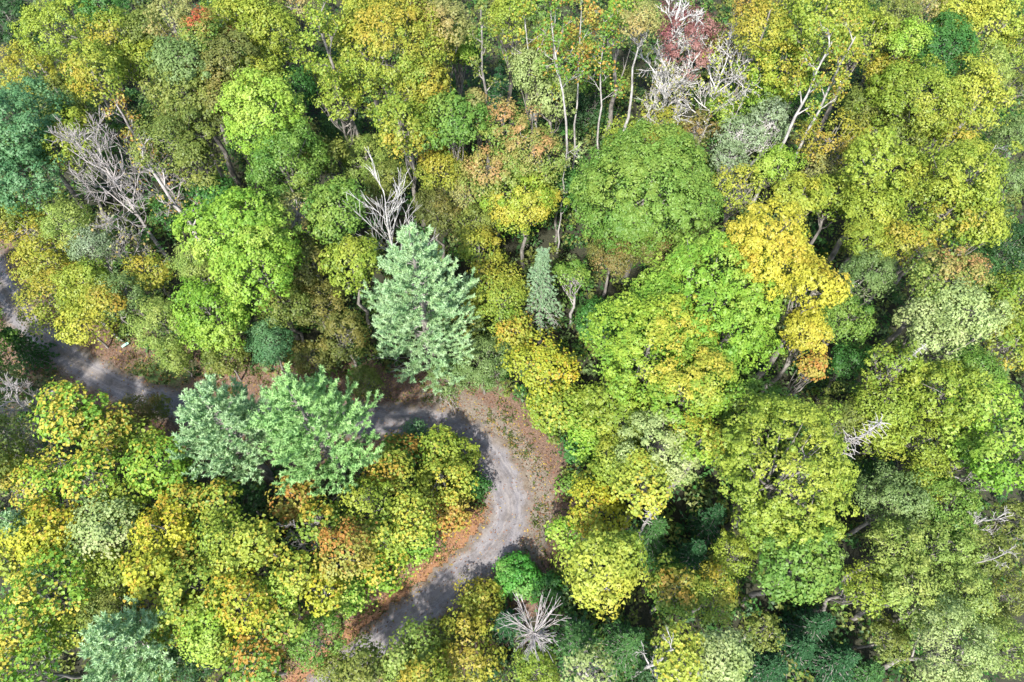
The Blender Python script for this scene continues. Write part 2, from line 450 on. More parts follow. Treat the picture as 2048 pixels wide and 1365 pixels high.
STYLE = {  # leaf length, width/length, clump radius, density, up-bias, squash
    'round': (.168, .92, .60, 1.40, .30, .85), 'cauli': (.162, .95, .46, 1.55, .35, .90), 'dot': (.185, .90, .66, .85, .65, .60),
    'loose': (.165, .9, .70, 1.05, .35, .70), 'soft': (.135, .7, .52, 1.05, .20, .80), 'thin': (.16, .9, .52, .60, .40, .60),
    'plume': (.162, .9, .44, 1.60, .50, 1.15),
}

def broadleaf(px, py, rpx, h, q, style, pal, label, bark='grey', name='broadleaf_tree', cat='tree', group=None, hole=0.10, limbs=9, lean=(0, 0), patch=None, trunk_r=None, limb_from=.42):
    ll, wl, rc, dens, up, sq = STYLE[style]
    p, hc, R = tree_frame(px, py, rpx * (1.02 if style == 'soft' else 1.11), h, q)
    bx, by = p[0] - lean[0], p[1] - lean[1]
    bz = ground_z(bx, by)
    rt = root(name, (bx, by, bz), label, cat, group)
    c0 = np.array([p[0] - bx, p[1] - by, p[2] - bz])
    RZ = R * q
    if R < 1.6: rc = rc * 0.75
    ll = ll * RNG.uniform(.88, 1.15); rc = rc * RNG.uniform(.82, 1.2); dens = dens * RNG.uniform(.88, 1.15)
    # the crown is several overlapping boughs, each with its own swells
    nb = int(np.clip(2.2 + R * 1.15 + RNG.uniform(-.6, 1.6), 3, 10))
    bd = unit(RNG.normal(size=(nb, 3)) * np.array([1, 1, .7]) + np.array([0, 0, .12]))
    boff = RNG.uniform(.30, .56, nb)
    brad = np.clip(1.0 - boff + RNG.uniform(-.10, .10, nb), .42, .8)
    bc = bd * boff[:, None]
    bc = np.vstack([bc, [[0, 0, RNG.uniform(-.1, .2)]]]); brad = np.append(brad, RNG.uniform(.55, .72)); nb += 1
    dl, pl = [], []
    for w in range(nb):
        nw = int(4.1 * (R * brad[w] / rc) ** 2 * (0.6 + 0.4 * q)) + 4
        i = np.arange(nw) + 0.5
        z = 1 - 1.7 * i / nw
        ph = i * 2.399963 + RNG.uniform(0, 6.28)
        dd = np.stack([np.sqrt(np.maximum(1 - z * z, 0)) * np.cos(ph), np.sqrt(np.maximum(1 - z * z, 0)) * np.sin(ph), z], 1)
        dd = unit(dd + RNG.normal(size=(nw, 3)) * .32)
        rag = {'cauli': .8, 'plume': .9, 'round': 1.15}.get(style, 1.4)
        rr = brad[w] * (1 - RNG.uniform(-.05, .33, nw) * rag) * np.where(RNG.random(nw) < .09 * rag, RNG.uniform(1.1, 1.42, nw), 1.0)
        pw = bc[w] + dd * rr[:, None]
        ins = np.zeros(nw, bool)
        for v in range(nb):
            if v != w: ins |= np.linalg.norm(pw - bc[v], axis=1) < brad[v] * .80
        kp = ~ins & (RNG.random(nw) > hole)
        dl.append(dd[kp]); pl.append(pw[kp])
    dloc = np.vstack(dl); pn = np.vstack(pl)
    n = len(pn)
    d = unit(dloc * .6 + unit(pn) * .6)
    cc = c0 + pn * np.array([R - rc * .4, R - rc * .4, RZ - rc * .3])
    c1, c2, c3, fa = PALC[pal]
    # colour patches run through whole boughs
    pd = unit(RNG.normal(size=(5, 3))); pv = RNG.uniform(-1, 1, 5)
    tone = np.clip(0.5 + 0.5 * (pv * np.exp(3 * (d @ pd.T - 1))).sum(1) + RNG.normal(size=n) * 0.28, 0, 1)
    ap = unit(RNG.normal(size=(3, 3)) + np.array([0, 0, .5]))
    aw = np.exp(4 * (d @ ap.T - 1)).max(1)
    if patch is not None:
        aw = np.exp(3 * (d @ unit(np.array(patch, float)) - 1))
    acc = np.clip(aw * 1.9 * (fa / .25), 0, .95) * RNG.random(n) ** .6
    L = Leaves()
    per = np.maximum((dens * 5.0 * rc * rc / (ll * ll * wl) * .48 * RNG.uniform(.75, 1.3, n)).astype(int), 6)
    per = np.maximum((per * np.where(d[:, 2] > -.05, 1.7, .75)).astype(int), 5)       # fuller on the sunlit dome than underneath
    idx = np.repeat(np.arange(n), per)
    m = len(idx)
    rcs = rc * RNG.uniform(.55, 1.45, n)
    u = unit(RNG.normal(size=(m, 3)) + np.array([0, 0, .45]) + d[idx] * .5)
    pt = cc[idx] + u * (rcs[idx] * RNG.uniform(.45, 1.0, m) ** .6)[:, None] * np.array([1, 1, sq])
    nrm = u * .85 + d[idx] * .25 + np.array([0, 0, up]) + RNG.normal(size=(m, 3)) * .30
    tt = np.clip(tone[idx] + RNG.normal(size=m) * .16, 0, 1)[:, None]
    col = c1 * tt + c2 * (1 - tt)
    if style == 'dot':
        isacc = (RNG.random(m) < acc[idx] + fa * .12)[:, None]
        col = np.where(isacc, c3, col)
    else:
        am = np.clip(acc[idx] * 1.1 + RNG.normal(size=m) * .10, 0, 1)[:, None]
        col = col * (1 - am) + c3 * am
    col = col * RNG.uniform(.86, 1.12, (m, 1))
    stray = RNG.random(m) < .10                                   # twig ends reach out of the clump
    pt = pt + u * (stray * RNG.uniform(.1, .75, m) * rc)[:, None]
    s = ll * RNG.uniform(.7, 1.3, m)
    L.add(pt, nrm, s, s * wl, col)
    # sparser leaves inside
    k = int(m * .05)
    di = unit(RNG.normal(size=(k, 3)))
    pi = c0 + di * (RNG.uniform(.25, .68, k) ** .7)[:, None] * np.array([R, R, RZ])
    ti = RNG.random((k, 1))
    L.add(pi, RNG.normal(size=(k, 3)) + np.array([0, 0, .6]), ll * 1.6, ll * 1.4 * wl, (c1 * ti + c2 * (1 - ti)) * RNG.uniform(.7, 1.1, (k, 1)))
    L.build('crown', rt, M_LEAF, tri=style != 'dot')
    # trunk with its boughs
    T = Tubes()
    tr = trunk_r or max(.05, .0145 * h)
    top = c0 + np.array([0, 0, RZ * .55])
    tp = curve_pts(np.array([0, 0, -.15]), top, 8, 0, .05 + .01 * h)
    T.add(tp, np.linspace(tr * 1.25, tr * .25, 8), 7)
    for k in RNG.permutation(n)[:int(limbs * (1 if style in ('cauli', 'plume') else 1.4))]:
        f = RNG.uniform(limb_from, .88); a = tp[0] + 0
        j = f * 7; j0 = int(j); a = tp[j0] + (tp[min(j0 + 1, 7)] - tp[j0]) * (j - j0)
        e = c0 + (cc[k] - c0) * (.86 if style in ('cauli', 'plume') and limbs < 14 else 1.02)
        pts = curve_pts(a, e, 6, -.12 * np.linalg.norm(e - a), .07)
        T.add(pts, np.linspace(tr * .42, .018, 6), 4)
        for _ in range(2):
            b0 = pts[RNG.integers(2, 5)]; b1 = cc[RNG.integers(0, n)]
            b1 = b0 + (b1 - b0) * min(1, 1.3 / max(np.linalg.norm(b1 - b0), .1))
            T.add(curve_pts(b0, b1, 4, .05, .05), np.linspace(tr * .2, .014, 4), 3)
    T.build('trunk', rt, BARK[bark])
    return rt

def grow(T, p, d, length, rad, level, spread, rmin=.014, up=.15, jit=.13, kids=(3, 5), tips=None):
    n = 5 if level > 0 else 4
    pts = [p]; dd = d
    for i in range(n - 1):
        dd = unit(dd + RNG.normal(size=3) * jit + np.array([0, 0, up * .25]))
        pts.append(pts[-1] + dd * length / (n - 1))
    pts = np.array(pts)
    T.add(pts, np.linspace(rad, max(rad * .45, rmin * .7), n), 5 if rad > .05 else 3)
    if tips is not None and level <= 1: tips.append(pts[-1])
    if level == 0: return
    for _ in range(RNG.integers(*kids) + (1 if level == 1 else 0)):
        t = RNG.uniform(.35, 1.0) * (n - 1); j = min(int(t), n - 2)
        b = pts[j] + (pts[j + 1] - pts[j]) * (t - j)
        nd = unit(dd + RNG.normal(size=3) * spread)
        grow(T, b, nd, length * RNG.uniform(.45, .72), max(rad * .5, rmin), level - 1, spread, rmin, up, jit, kids, tips)

def bare_tree(px, py, rpx, h, label, bark='dead', q=1.0, limbs=8, levels=3, spread=.55, lean=(0, 0), leaf=None, leaf_n=0, name='bare_tree', rmin=.016, start=.35, group=None, trunk_r=None, up=.25, leaf_style=(.2, .75), rise=(.35, 1.1), kids=(3, 5), reach=1.0, slim=1.0):
    """leafless tree: trunk and separate main limbs with their twigs; leaf: palette of the few leaves left"""
    p, hc, R = tree_frame(px, py, rpx, h, q)
    bx, by = p[0] - lean[0], p[1] - lean[1]; bz = ground_z(bx, by)
    rt = root(name, (bx, by, bz), label, 'tree', group)
    c0 = np.array([p[0] - bx, p[1] - by, p[2] - bz])
    tr = trunk_r or .017 * h
    top = c0 + np.array([lean[0] * .3, lean[1] * .3, R * q * .35])
    tp = curve_pts(np.array([0, 0, -.15]), top, 9, 0, .03 + .003 * h)
    T = Tubes(); T.add(tp, np.linspace(tr * 1.2, tr * .35, 9), 7); T.build('trunk', rt, BARK[bark])
    tips = []
    for k in range(limbs):
        T = Tubes()
        f = start + (1 - start) * (k + .6) / limbs
        j = f * 8; j0 = min(int(j), 7); a = tp[j0] + (tp[j0 + 1] - tp[j0]) * (j - j0)
        ang = k * 2.4 + RNG.uniform(-.4, .4)
        d = unit(np.array([math.cos(ang), math.sin(ang), RNG.uniform(*rise) + .5 * f]))
        ln = R * RNG.uniform(.7, 1.1) * (1.25 - .45 * f) * reach
        grow(T, a, d, ln, tr * (.55 - .22 * f) * slim, levels, spread, rmin, up, kids=kids, tips=tips)
        T.build('limb', rt, BARK[bark])
    if leaf and leaf_n:
        tips = np.array(tips)
        c1, c2, c3, fa = PALC[leaf]
        L = Leaves(); idx = RNG.integers(0, len(tips), leaf_n)
        pt = tips[idx] + RNG.normal(size=(leaf_n, 3)) * .22
        t = RNG.random((leaf_n, 1)); col = np.where(RNG.random((leaf_n, 1)) < fa, c3, c1 * t + c2 * (1 - t)) * RNG.uniform(.8, 1.2, (leaf_n, 1))
        s = leaf_style[0] * RNG.uniform(.7, 1.3, leaf_n)
        L.add(pt, RNG.normal(size=(leaf_n, 3)) * .7 + np.array([0, -.2, .8]), s, s * leaf_style[1], col)
        L.build('crown', rt, M_LEAF)
    return rt

def conifer(px_top, py_top, px_bot, py_bot, h, R, label, kind='pine', pal='pine', name='pine_tree', crown_from=.22, whorls=12, per=6, rise=.35, droop=0.0, lean=None, bark='grey', dead_low=0, group=None, lopsided=0.0):
    """needle tree whose tip shows at the first pixel; R its crown radius in metres"""
    tip = at(px_top, py_top, h)
    bx, by = tip[0] - (lean[0] if lean else 0), tip[1] - (lean[1] if lean else 0)
    bz = ground_z(bx, by)
    rt = root(name, (bx, by, bz), label, 'tree', group)
    tipl = np.array([tip[0] - bx, tip[1] - by, tip[2] - bz])
    tp = curve_pts(np.array([0, 0, -.15]), tipl, 10, 0, .05)
    tr = .02 * h
    T = Tubes(); T.add(tp, np.linspace(tr * 1.2, .03, 10), 7)
    L = Leaves()
    c1, c2, c3, fa = PALC[pal]
    if kind == 'pine': c1, c2, c3 = c1 * 1.45, c2 * 1.45, c3 * 1.35
    def axis_at(f):
        j = f * 9; j0 = min(int(j), 8); return tp[j0] + (tp[j0 + 1] - tp[j0]) * (j - j0)
    side_a = RNG.uniform(0, 6.28)
    for w in range(whorls):
        f = crown_from + (1 - crown_from) * (w + .4) / whorls
        g = (1 - f) / (1 - crown_from)                     # 1 at the crown's foot, 0 at the tip
        prof = (g ** .72) * (1 if g < .8 else 1 - (g - .8) * 1.0) if kind == 'pine' else g ** .85
        nb = per if g > .15 else max(3, per - 2)
        for b in range(nb):
            ang = b * 6.283 / nb + w * 1.1 + RNG.uniform(-.3, .3)
            ln = max(.35, R * prof * RNG.uniform(.72, 1.12) * (1 + lopsided * math.cos(ang - side_a)))
            a = axis_at(min(f + RNG.uniform(-.02, .02), .99))
            rs = rise * (1.35 - g * .9) - droop * g
            out = np.array([math.cos(ang), math.sin(ang), 0])
            t = np.linspace(0, 1, 7)[:, None]
            pts = a + out * ln * t
            pts[:, 2] += (ln * (rs * t[:, 0] + (.22 if kind == 'pine' else -.18) * t[:, 0] ** 2))
            pts[1:] += RNG.normal(size=(6, 3)) * .03 * ln
            T.add(pts, np.linspace(max(.02, .014 * ln + .012), .01, 7), 4)
            if kind == 'pine':
                axes = [pts]
                lat0 = np.array([-out[1], out[0], 0])
                for k in range(int(2 + ln * 1.5)):
                    tv = .25 + .7 * (k + .5) / int(2 + ln * 1.5)
                    j = tv * 6; j0 = min(int(j), 5); o_ = pts[j0] + (pts[j0 + 1] - pts[j0]) * (j - j0)
                    fw = unit(pts[j0 + 1] - pts[j0])
                    sd = 1 if k % 2 else -1
                    dv = unit(fw * 1.0 + lat0 * sd * RNG.uniform(.45, .9) + np.array([0, 0, RNG.uniform(.25, .7)]))
                    axes.append(curve_pts(o_, o_ + dv * ln * RNG.uniform(.22, .36) * (1.25 - .6 * tv) + np.array([0, 0, .1]), 4, -.05))
                for ai, ax in enumerate(axes):
                    seg = np.linalg.norm(np.diff(ax, axis=0), axis=1).sum()
                    ns = max(4, int(seg / .08)); nn = 7
                    fr = np.repeat(np.linspace(.22 if ai == 0 else .1, 1.0, ns), nn); m = len(fr)
                    jj = fr * (len(ax) - 1); j0 = np.minimum(jj.astype(int), len(ax) - 2)
                    base = ax[j0] + (ax[j0 + 1] - ax[j0]) * (jj - j0)[:, None]
                    fwv = unit(ax[j0 + 1] - ax[j0])
                    nd = unit(fwv * .75 + unit(RNG.normal(size=(m, 3)) + np.array([0, 0, .35])) * .8)
                    nl = RNG.uniform(.17, .27, m)
                    tip_ = np.clip((fr - .45) * .9 + RNG.normal(size=m) * .15, 0, 1)[:, None]
                    tone = np.clip(.5 + RNG.normal() * .3, 0, 1)
                    col = (c1 * tone + c2 * (1 - tone)) * (1 - tip_ * .55) + c3 * tip_ * .55
                    L.add(base + nd * nl[:, None] * .45, np.cross(nd, RNG.normal(size=(m, 3))) + np.array([0, 0, .3]), nl, nl * .32, col * RNG.uniform(.82, 1.14, (m, 1)), nd)
                continue
            # side shoots with needles
            step = .36 if kind == 'pine' else .24
            ns = max(3, int(ln * .82 / step))
            ts = np.linspace(.18, 1.0, ns)
            for s_, tv in enumerate(ts):
                j = tv * 6; j0 = min(int(j), 5); o_ = pts[j0] + (pts[j0 + 1] - pts[j0]) * (j - j0)
                fw = unit(pts[j0 + 1] - pts[j0])
                for sd in ((-1, 1) if tv < .97 else (0,)):
                    lat = np.array([-out[1], out[0], 0]) * sd
                    dv = unit(fw * .7 + lat * .9 + np.array([0, 0, -.10]))
                    sl = RNG.uniform(.30, .60) * (1.15 - .6 * tv) * min(1.0, .5 + ln * .25)
                    m = 12
                    fr = RNG.uniform(.05, 1.0, m)
                    base = o_ + dv * sl * fr[:, None] + RNG.normal(size=(m, 3)) * .035
                    nd = unit(dv * .8 + np.array([-out[1], out[0], 0]) * RNG.uniform(-1, 1, m)[:, None] * .8 + RNG.normal(size=(m, 3)) * .2)
                    nl = RNG.uniform(.12, .22, m)
                    tone = RNG.random((m, 1))
                    L.add(base, np.array([0, 0, 1.0]) + RNG.normal(size=(m, 3)) * .32, nl, nl * .42, (c1 * tone + c2 * (1 - tone)) * RNG.uniform(.75, 1.2, (m, 1)), nd)
    if kind != 'pine':   # feathery leader
        m = 60
        f = RNG.uniform(.9, 1, m); base = np.array([axis_at(x) for x in f]) + RNG.normal(size=(m, 3)) * .10
        L.add(base, RNG.normal(size=(m, 3)) + np.array([0, 0, .5]), .16, .06, c1 * RNG.uniform(.8, 1.2, (m, 1)))
    L.build('crown', rt, M_NEEDLE, tri=kind == 'pine')
    T.build('trunk', rt, BARK[bark])
    for k in range(dead_low):
        T2 = Tubes(); a = axis_at(RNG.uniform(max(.06, crown_from - .2), crown_from + .06)); ang = k * 2.4 + RNG.uniform(0, 1)
        grow(T2, a, unit(np.array([math.cos(ang), math.sin(ang) - .3, -.1])), R * RNG.uniform(.45, .8), .035, 2, .5, .012, -.2)
        T2.build('dead_branch', rt, BARK['dead'])
    return rt

def snag(px_tip, py_tip, h, label, lean=(0, 0), stub=.75, n=70, frm=.55, bark='dead', group=None, curl=.1):
    """dead needle tree: bare pole set with short broken branches"""
    tip = at(px_tip, py_tip, h)
    bx, by = tip[0] - lean[0], tip[1] - lean[1]; bz = ground_z(bx, by)
    rt = root('dead_conifer', (bx, by, bz), label, 'tree', group)
    tipl = np.array([lean[0], lean[1], tip[2] - bz])
    tp = curve_pts(np.array([0, 0, -.15]), tipl, 9, 0, .05)
    T = Tubes(); T.add(tp, np.linspace(.017 * h, .03, 9), 7); T.build('trunk', rt, BARK[bark])
    for k in range(n):
        f = frm + (1 - frm) * (k / n) ** .9
        j = min(f, .985) * 8; j0 = min(int(j), 7); a = tp[j0] + (tp[j0 + 1] - tp[j0]) * (j - j0)
        ang = k * 2.4 + RNG.uniform(-.5, .5)
        ln = stub * (1.15 - f * .75) / (1.15 - frm * .75) * RNG.uniform(.4, 1.25)
        d = unit(np.array([math.cos(ang), math.sin(ang), RNG.uniform(-.1, .35)]))
        T = Tubes(); e = a + d * ln; pts = curve_pts(a, e, 4, curl * ln, .04 * ln)
        T.add(pts, np.linspace(.035, .016, 4), 4); T.build('branch_stub', rt, BARK[bark])
    return rt

# ------------------------------------------------------------------ the trees, one row each: pixel of the crown's middle, crown radius in pixels, height in metres, crown height ratio, style, palette
B = broadleaf
G_UP, G_LOW = 'trees of the upper woods', 'trees of the lower woods'

# --- top edge of the picture, from the grey-green corner along to the other corner
B(30, 55, 62, 12, 1.0, 'round', 'dark', 'dull dark green tree in the upper corner beside loose yellow trees', hole=.2)
B(128, 62, 72, 14, .9, 'loose', 'yg', 'loose yellow-green tree with twiggy gaps beside the dark corner tree', limbs=14, hole=.16)
B(232, 66, 52, 14, .9, 'loose', 'mix', 'small yellow-green tree with amber tints behind the loose corner tree')
B(205, 12, 45, 14, .9, 'round', 'deep', 'fresh green crown cut by the upper picture edge near the corner')
B(52, 152, 66, 11, .9, 'loose', 'amber', 'orange-tinged yellow tree just above the big blue-green tree', patch=(-1, -.2, .4))
B(200, 150, 66, 14, .9, 'loose', 'mix', 'yellow tree washed with orange above the small rusty bare tree', patch=(-.5, -1, .3))
B(270, 120, 48, 12, .9, 'loose', 'yg', 'bushy yellow-green crown wedged beside the dull green twin crowns')
B(120, 205, 55, 9, .9, 'round', 'olive', 'shaded olive understory tree between the blue-green and orange-washed trees')
B(335, 30, 50, 16, .9, 'thin', 'tan', 'thin brownish tan crown at the upper picture edge', limbs=16)
B(298, 60, 42, 13, .9, 'round', 'olive', 'olive green crown beside the thin tan one')
B(400, 62, 44, 17, .9, 'cauli', 'scarlet', 'green crown tipped with scarlet leaves', patch=(-.2, .3, 1))
B(475, 40, 62, 16, 1.0, 'round', 'yg', 'tall yellow-green tree behind the scarlet-tipped crown')
B(550, 70, 66, 15, 1.1, 'round', 'yg', 'dense yellow-green column of leaves beside the tall forked trunk')
B(455, 85, 38, 14, .8, 'cauli', 'scarlet', 'small green crown with a few red-orange leaf tufts', patch=(.6, .2, .8))
B(362, 128, 64, 16, .8, 'cauli', 'softg', 'dull green domed crown, first of the two dull twin crowns')
B(452, 122, 62, 16, .8, 'cauli', 'obrown', 'brownish green domed crown touching the dull green dome')
B(500, 10, 48, 15, .9, 'round', 'lemon', 'pale yellow crown cut by the upper edge behind the tall yellow-green tree')
B(590, 8, 50, 14, .9, 'thin', 'tan', 'thin tan crown at the upper edge above the forked trunk', limbs=15)
bare_tree(648, 62, 62, 20, 'tall forked grey trunk with thin yellow-green leaves before the big flecked tree', bark='grey', q=1.3, limbs=9, levels=2, leaf='yg', leaf_n=2600, lean=(-1.2, .6), trunk_r=0.216, start=.5)
B(655, 150, 40, 10, .9, 'loose', 'yg', 'ragged yellow-green crown at the foot of the forked trunk')
B(775, 110, 112, 19, 1.1, 'round', 'mix', 'large yellow-green tree flecked all over with amber', hole=.14, limbs=12)
B(848, 168, 52, 15, .9, 'round', 'amber', 'orange-brown edged crown against the large amber-flecked tree', patch=(1, -.2, .3))
B(715, 20, 45, 16, .9, 'round', 'lemon', 'light yellow crown at the upper edge behind the amber-flecked tree')
B(830, 25, 50, 17, .9, 'loose', 'pink', 'tan and salmon crown at the upper edge', patch=(0, -.6, .6))
B(888, 55, 58, 17, 1.0, 'round', 'tan', 'tan-orange crown beside a dark trunk gap', patch=(-.4, -.6, .4))
B(915, 95, 42, 13, .9, 'round', 'lime', 'light green crown at the edge of the dark hollow')
bare_tree(962, 30, 26, 20, 'straight grey pole trunk standing over the dark hollow', bark='grey', q=1.2, limbs=7, levels=1, leaf='olive', leaf_n=500, trunk_r=0.158, start=.6)
conifer(955, 92, 0, 0, 8, 2.4, 'bright green hemlock sapling down in the dark hollow', 'hemlock', 'hemlock', 'hemlock_tree', .05, 11, 7, .1, .35)
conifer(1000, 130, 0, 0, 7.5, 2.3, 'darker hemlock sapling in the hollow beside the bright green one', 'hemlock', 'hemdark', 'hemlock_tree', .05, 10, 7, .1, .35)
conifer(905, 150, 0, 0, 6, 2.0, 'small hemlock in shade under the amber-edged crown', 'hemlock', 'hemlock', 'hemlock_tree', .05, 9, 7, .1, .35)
B(1020, 35, 44, 15, .9, 'round', 'yg', 'yellow-green crown behind the dark hollow')
bare_tree(1060, 62, 60, 17, 'leaning pale stem with scattered yellow leaves beside the hollow', bark='white', q=1.2, limbs=8, levels=2, leaf='mix', leaf_n=1500, lean=(-1.5, 1.2), trunk_r=0.108, start=.5)
bare_tree(1120, 30, 52, 21, 'tall pale-stemmed tree with orange leaves, long trunk slanting down', bark='white', q=1.1, limbs=8, levels=2, leaf='gorange', leaf_n=1700, lean=(-2.6, 2.6), trunk_r=0.122, start=.62)
bare_tree(1165, 35, 45, 19, 'slender pale stem topped with orange leaves, middle of three', bark='white', q=1.2, limbs=7, levels=2, leaf='rust', leaf_n=1300, lean=(-.4, .4), trunk_r=0.094, start=.62)
bare_tree(1212, 62, 48, 18, 'pale curved stem with orange side sprays near the straight trunk', bark='white', q=1.4, limbs=9, levels=2, leaf='gorange', leaf_n=1700, lean=(-.9, .5), trunk_r=0.101, start=.5)
B(1080, 100, 36, 11, .9, 'thin', 'rust', 'small rusty orange crown behind the pale yellow one', limbs=12)
B(1066, 142, 42, 13, .9, 'round', 'pale', 'pale cream-yellow crown beside the hollow', limbs=12, hole=.2)
B(1108, 192, 50, 11, .9, 'round', 'pale', 'pale yellow-green crown crossed by the slanting pale trunk', limbs=12, hole=.18)
B(1150, 105, 40, 9, 1.0, 'loose', 'lime', 'leafy green understory behind the slender pale stems')
B(1195, 150, 42, 8, 1.0, 'loose', 'green', 'green understory clump between the pale stems')
B(1245, 165, 40, 6, .9, 'loose', 'olive', 'shaded yellow-green bush at the foot of the curved stem')
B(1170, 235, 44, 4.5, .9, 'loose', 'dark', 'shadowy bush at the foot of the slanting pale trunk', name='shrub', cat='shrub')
B(1285, 48, 46, 19, 1.1, 'loose', 'tan', 'cream-yellow crown on a tall straight pale trunk', bark='white', hole=.2, limbs=10, trunk_r=0.15, limb_from=.82)
B(1250, 20, 40, 16, .9, 'round', 'lime', 'bright green crown behind the straight pale trunk')
bare_tree(1350, 45, 58, 15, 'white leafless crown at the upper edge behind the red tree', bark='bone', rmin=.022, q=1.0, limbs=12, levels=3, spread=.45, start=.4, rise=(.7, 1.5))
B(1384, 86, 66, 13.5, 1.0, 'loose', 'red', 'crimson-leaved maple among the white bare trees', bark='white', name='red_maple', limbs=14, hole=.2)
bare_tree(1392, 70, 44, 14, 'white-limbed leafless tree standing in the crimson leaves', bark='bone', q=1.1, limbs=7, levels=2, start=.4, rise=(.6, 1.3))
snag(1474, 18, 12, 'grey dead spire beside the crimson maple', stub=1.3, n=46, frm=.25)
bare_tree(1335, 185, 70, 11, 'white bare tree with upswept forks, directly below the crimson maple', bark='bone', rmin=.022, q=1.2, limbs=13, levels=3, spread=.4, start=.3, rise=(.8, 1.6), leaf='tan', leaf_n=420)
bare_tree(1435, 170, 72, 11, 'white bare spreading tree with a few yellow leaves below the dead spire', bark='bone', rmin=.022, q=1.0, limbs=13, levels=3, spread=.5, start=.3, rise=(.5, 1.3), leaf='lemon', leaf_n=700)
bare_tree(1300, 225, 34, 7, 'small white forked sapling at the foot of the straight trunk', bark='bone', q=1.2, limbs=6, levels=2, leaf='lemon', leaf_n=160, start=.3, rise=(.6, 1.4))
B(1320, 262, 50, 7, .9, 'thin', 'amber', 'amber bush with grey twigs just behind the great round maple', limbs=14)
B(1245, 268, 46, 7, .9, 'thin', 'yg', 'thin yellowish bush behind the great round maple', limbs=14)
B(1395, 262, 42, 6, .9, 'thin', 'brownred', 'brown and rusty low crown under the white bare trees', limbs=14, bark='twig')
B(1440, 100, 40, 8, .9, 'loose', 'brownred', 'brownish leaves in shade under the crimson maple')
B(1450, 215, 40, 7, .9, 'loose', 'lime', 'green bush under the white spreading tree')
B(1530, 52, 58, 16, 1.0, 'round', 'amber', 'orange-yellow tree next to the dead spire', patch=(-.7, .3, .6))
B(1500, 5, 42, 15, .9, 'loose', 'rust', 'orange crown cut by the upper edge near the dead spire')
B(1560, 145, 62, 13, 1.1, 'round', 'limegold', 'yellow-green tree with golden tufts below the orange-yellow one', patch=(-.2, -.5, .8))
B(1535, 205, 45, 9, 1.1, 'loose', 'lime', 'green leafy curtain hanging below the golden-tufted tree')
B(1640, 50, 84, 18, 1.0, 'round', 'yg', 'broad light yellow-green crown at the upper edge', limbs=12)
bare_tree(1652, 100, 40, 19, 'tall white forked trunk under a light yellow-green crown', bark='white', q=1.2, limbs=7, levels=2, leaf='mix', leaf_n=900, lean=(.7, .2), trunk_r=0.166, start=.6)
bare_tree(1700, 92, 46, 19, 'white trunk with amber leaves beside the tall forked one', bark='white', q=1.2, limbs=7, levels=2, leaf='amber', leaf_n=1300, lean=(.3, .1), trunk_r=0.144, start=.6)
B(1612, 200, 42, 6, 1.0, 'loose', 'deep', 'dark green bush between the two white trunks')
B(1735, 70, 55, 15, .9, 'round', 'yg', 'yellow-green crown next to the broad upper-edge crown')
B(1785, 40, 52, 15, .9, 'soft', 'olive', 'dull golden olive crown of fine leaves near the upper edge')
B(1815, 80, 44, 15, .9, 'round', 'lime', 'light green crown beside the round dark green one')
B(1845, 12, 50, 15, .9, 'thin', 'tan', 'twiggy tan crown at the upper edge', limbs=16)
B(1886, 98, 64, 15, .95, 'cauli', 'deep', 'round dark green crown among yellow trees')
B(1910, 30, 58, 15, .9, 'round', 'lemon', 'soft yellow crown above the round dark green one')
B(1975, 60, 62, 15, 1.0, 'loose', 'lemon', 'yellow-gold tree with fine twigs near the upper far corner', limbs=13)
B(2030, 15, 50, 14, .9, 'round', 'deep', 'green crown filling the upper far corner')
B(2035, 95, 52, 14, .9, 'loose', 'mix', 'yellow and tan crown at the picture edge below the corner')
B(1970, 135, 60, 14, .9, 'soft', 'soft', 'pale soft yellow-green crown beside the round dark green one')
B(1775, 138, 44, 12, .9, 'loose', 'amber', 'amber crown in front of the dull golden olive one', patch=(0, -.5, .8))
B(1832, 190, 84, 15, 1.0, 'round', 'yg', 'large lit yellow-green crown above a sunlit trunk', limbs=12)
B(1945, 205, 66, 14, 1.1, 'loose', 'lemon', 'yellow leafy tree at the brink of the dark gap', limbs=11)
B(1730, 215, 48, 11, .9, 'round', 'olive', 'olive crown between the white trunks and the large lit crown')
B(2020, 175, 42, 8, .9, 'thin', 'olive', 'thin olive crown over the dark gap at the picture edge')

# --- second band
B(40, 250, 92, 15, 1.0, 'cauli', 'blue', 'big blue-green tree on the picture edge', limbs=10, bark='grey')
B(35, 350, 72, 12, .9, 'cauli', 'blue', 'lower blue-green crown adjoining the big blue-green tree')
B(145, 262, 58, 12, .95, 'round', 'yg', 'yellow-green tree behind the bare grey tree')
B(118, 300, 48, 11, .9, 'thin', 'yg', 'sparse yellow-green crown with pale twigs beside the blue-green tree', limbs=14)
bare_tree(236, 214, 34, 12, 'small bare tree with rust-orange leaves', bark='twig', q=1.0, limbs=6, levels=2, leaf='rust', leaf_n=500)
bare_tree(218, 345, 96, 13, 'large leafless grey tree with a fan of fine twigs', bark='twig', q=1.05, limbs=13, levels=3, spread=.5, start=.35, lean=(-1.6, 2.0), trunk_r=0.158, rmin=.02, rise=(.4, 1.3))
bare_tree(335, 370, 62, 9, 'leafless forked tree beside the large bare grey one', bark='twig', q=1.0, limbs=8, levels=3, spread=.55, start=.3, lean=(-.9, 1.0), leaf='rust', leaf_n=160)
bare_tree(300, 330, 45, 14, 'bare leaning trunk between the two leafless trees', bark='twig', q=1.4, limbs=6, levels=2, lean=(-1.8, 1.8), leaf='rust', leaf_n=120)
bare_tree(250, 505, 62, 7, 'pale bare branching tree below the large bare grey one', bark='dead', q=.9, limbs=7, levels=3, spread=.55, lean=(-.8, .8), leaf='tan', leaf_n=260)
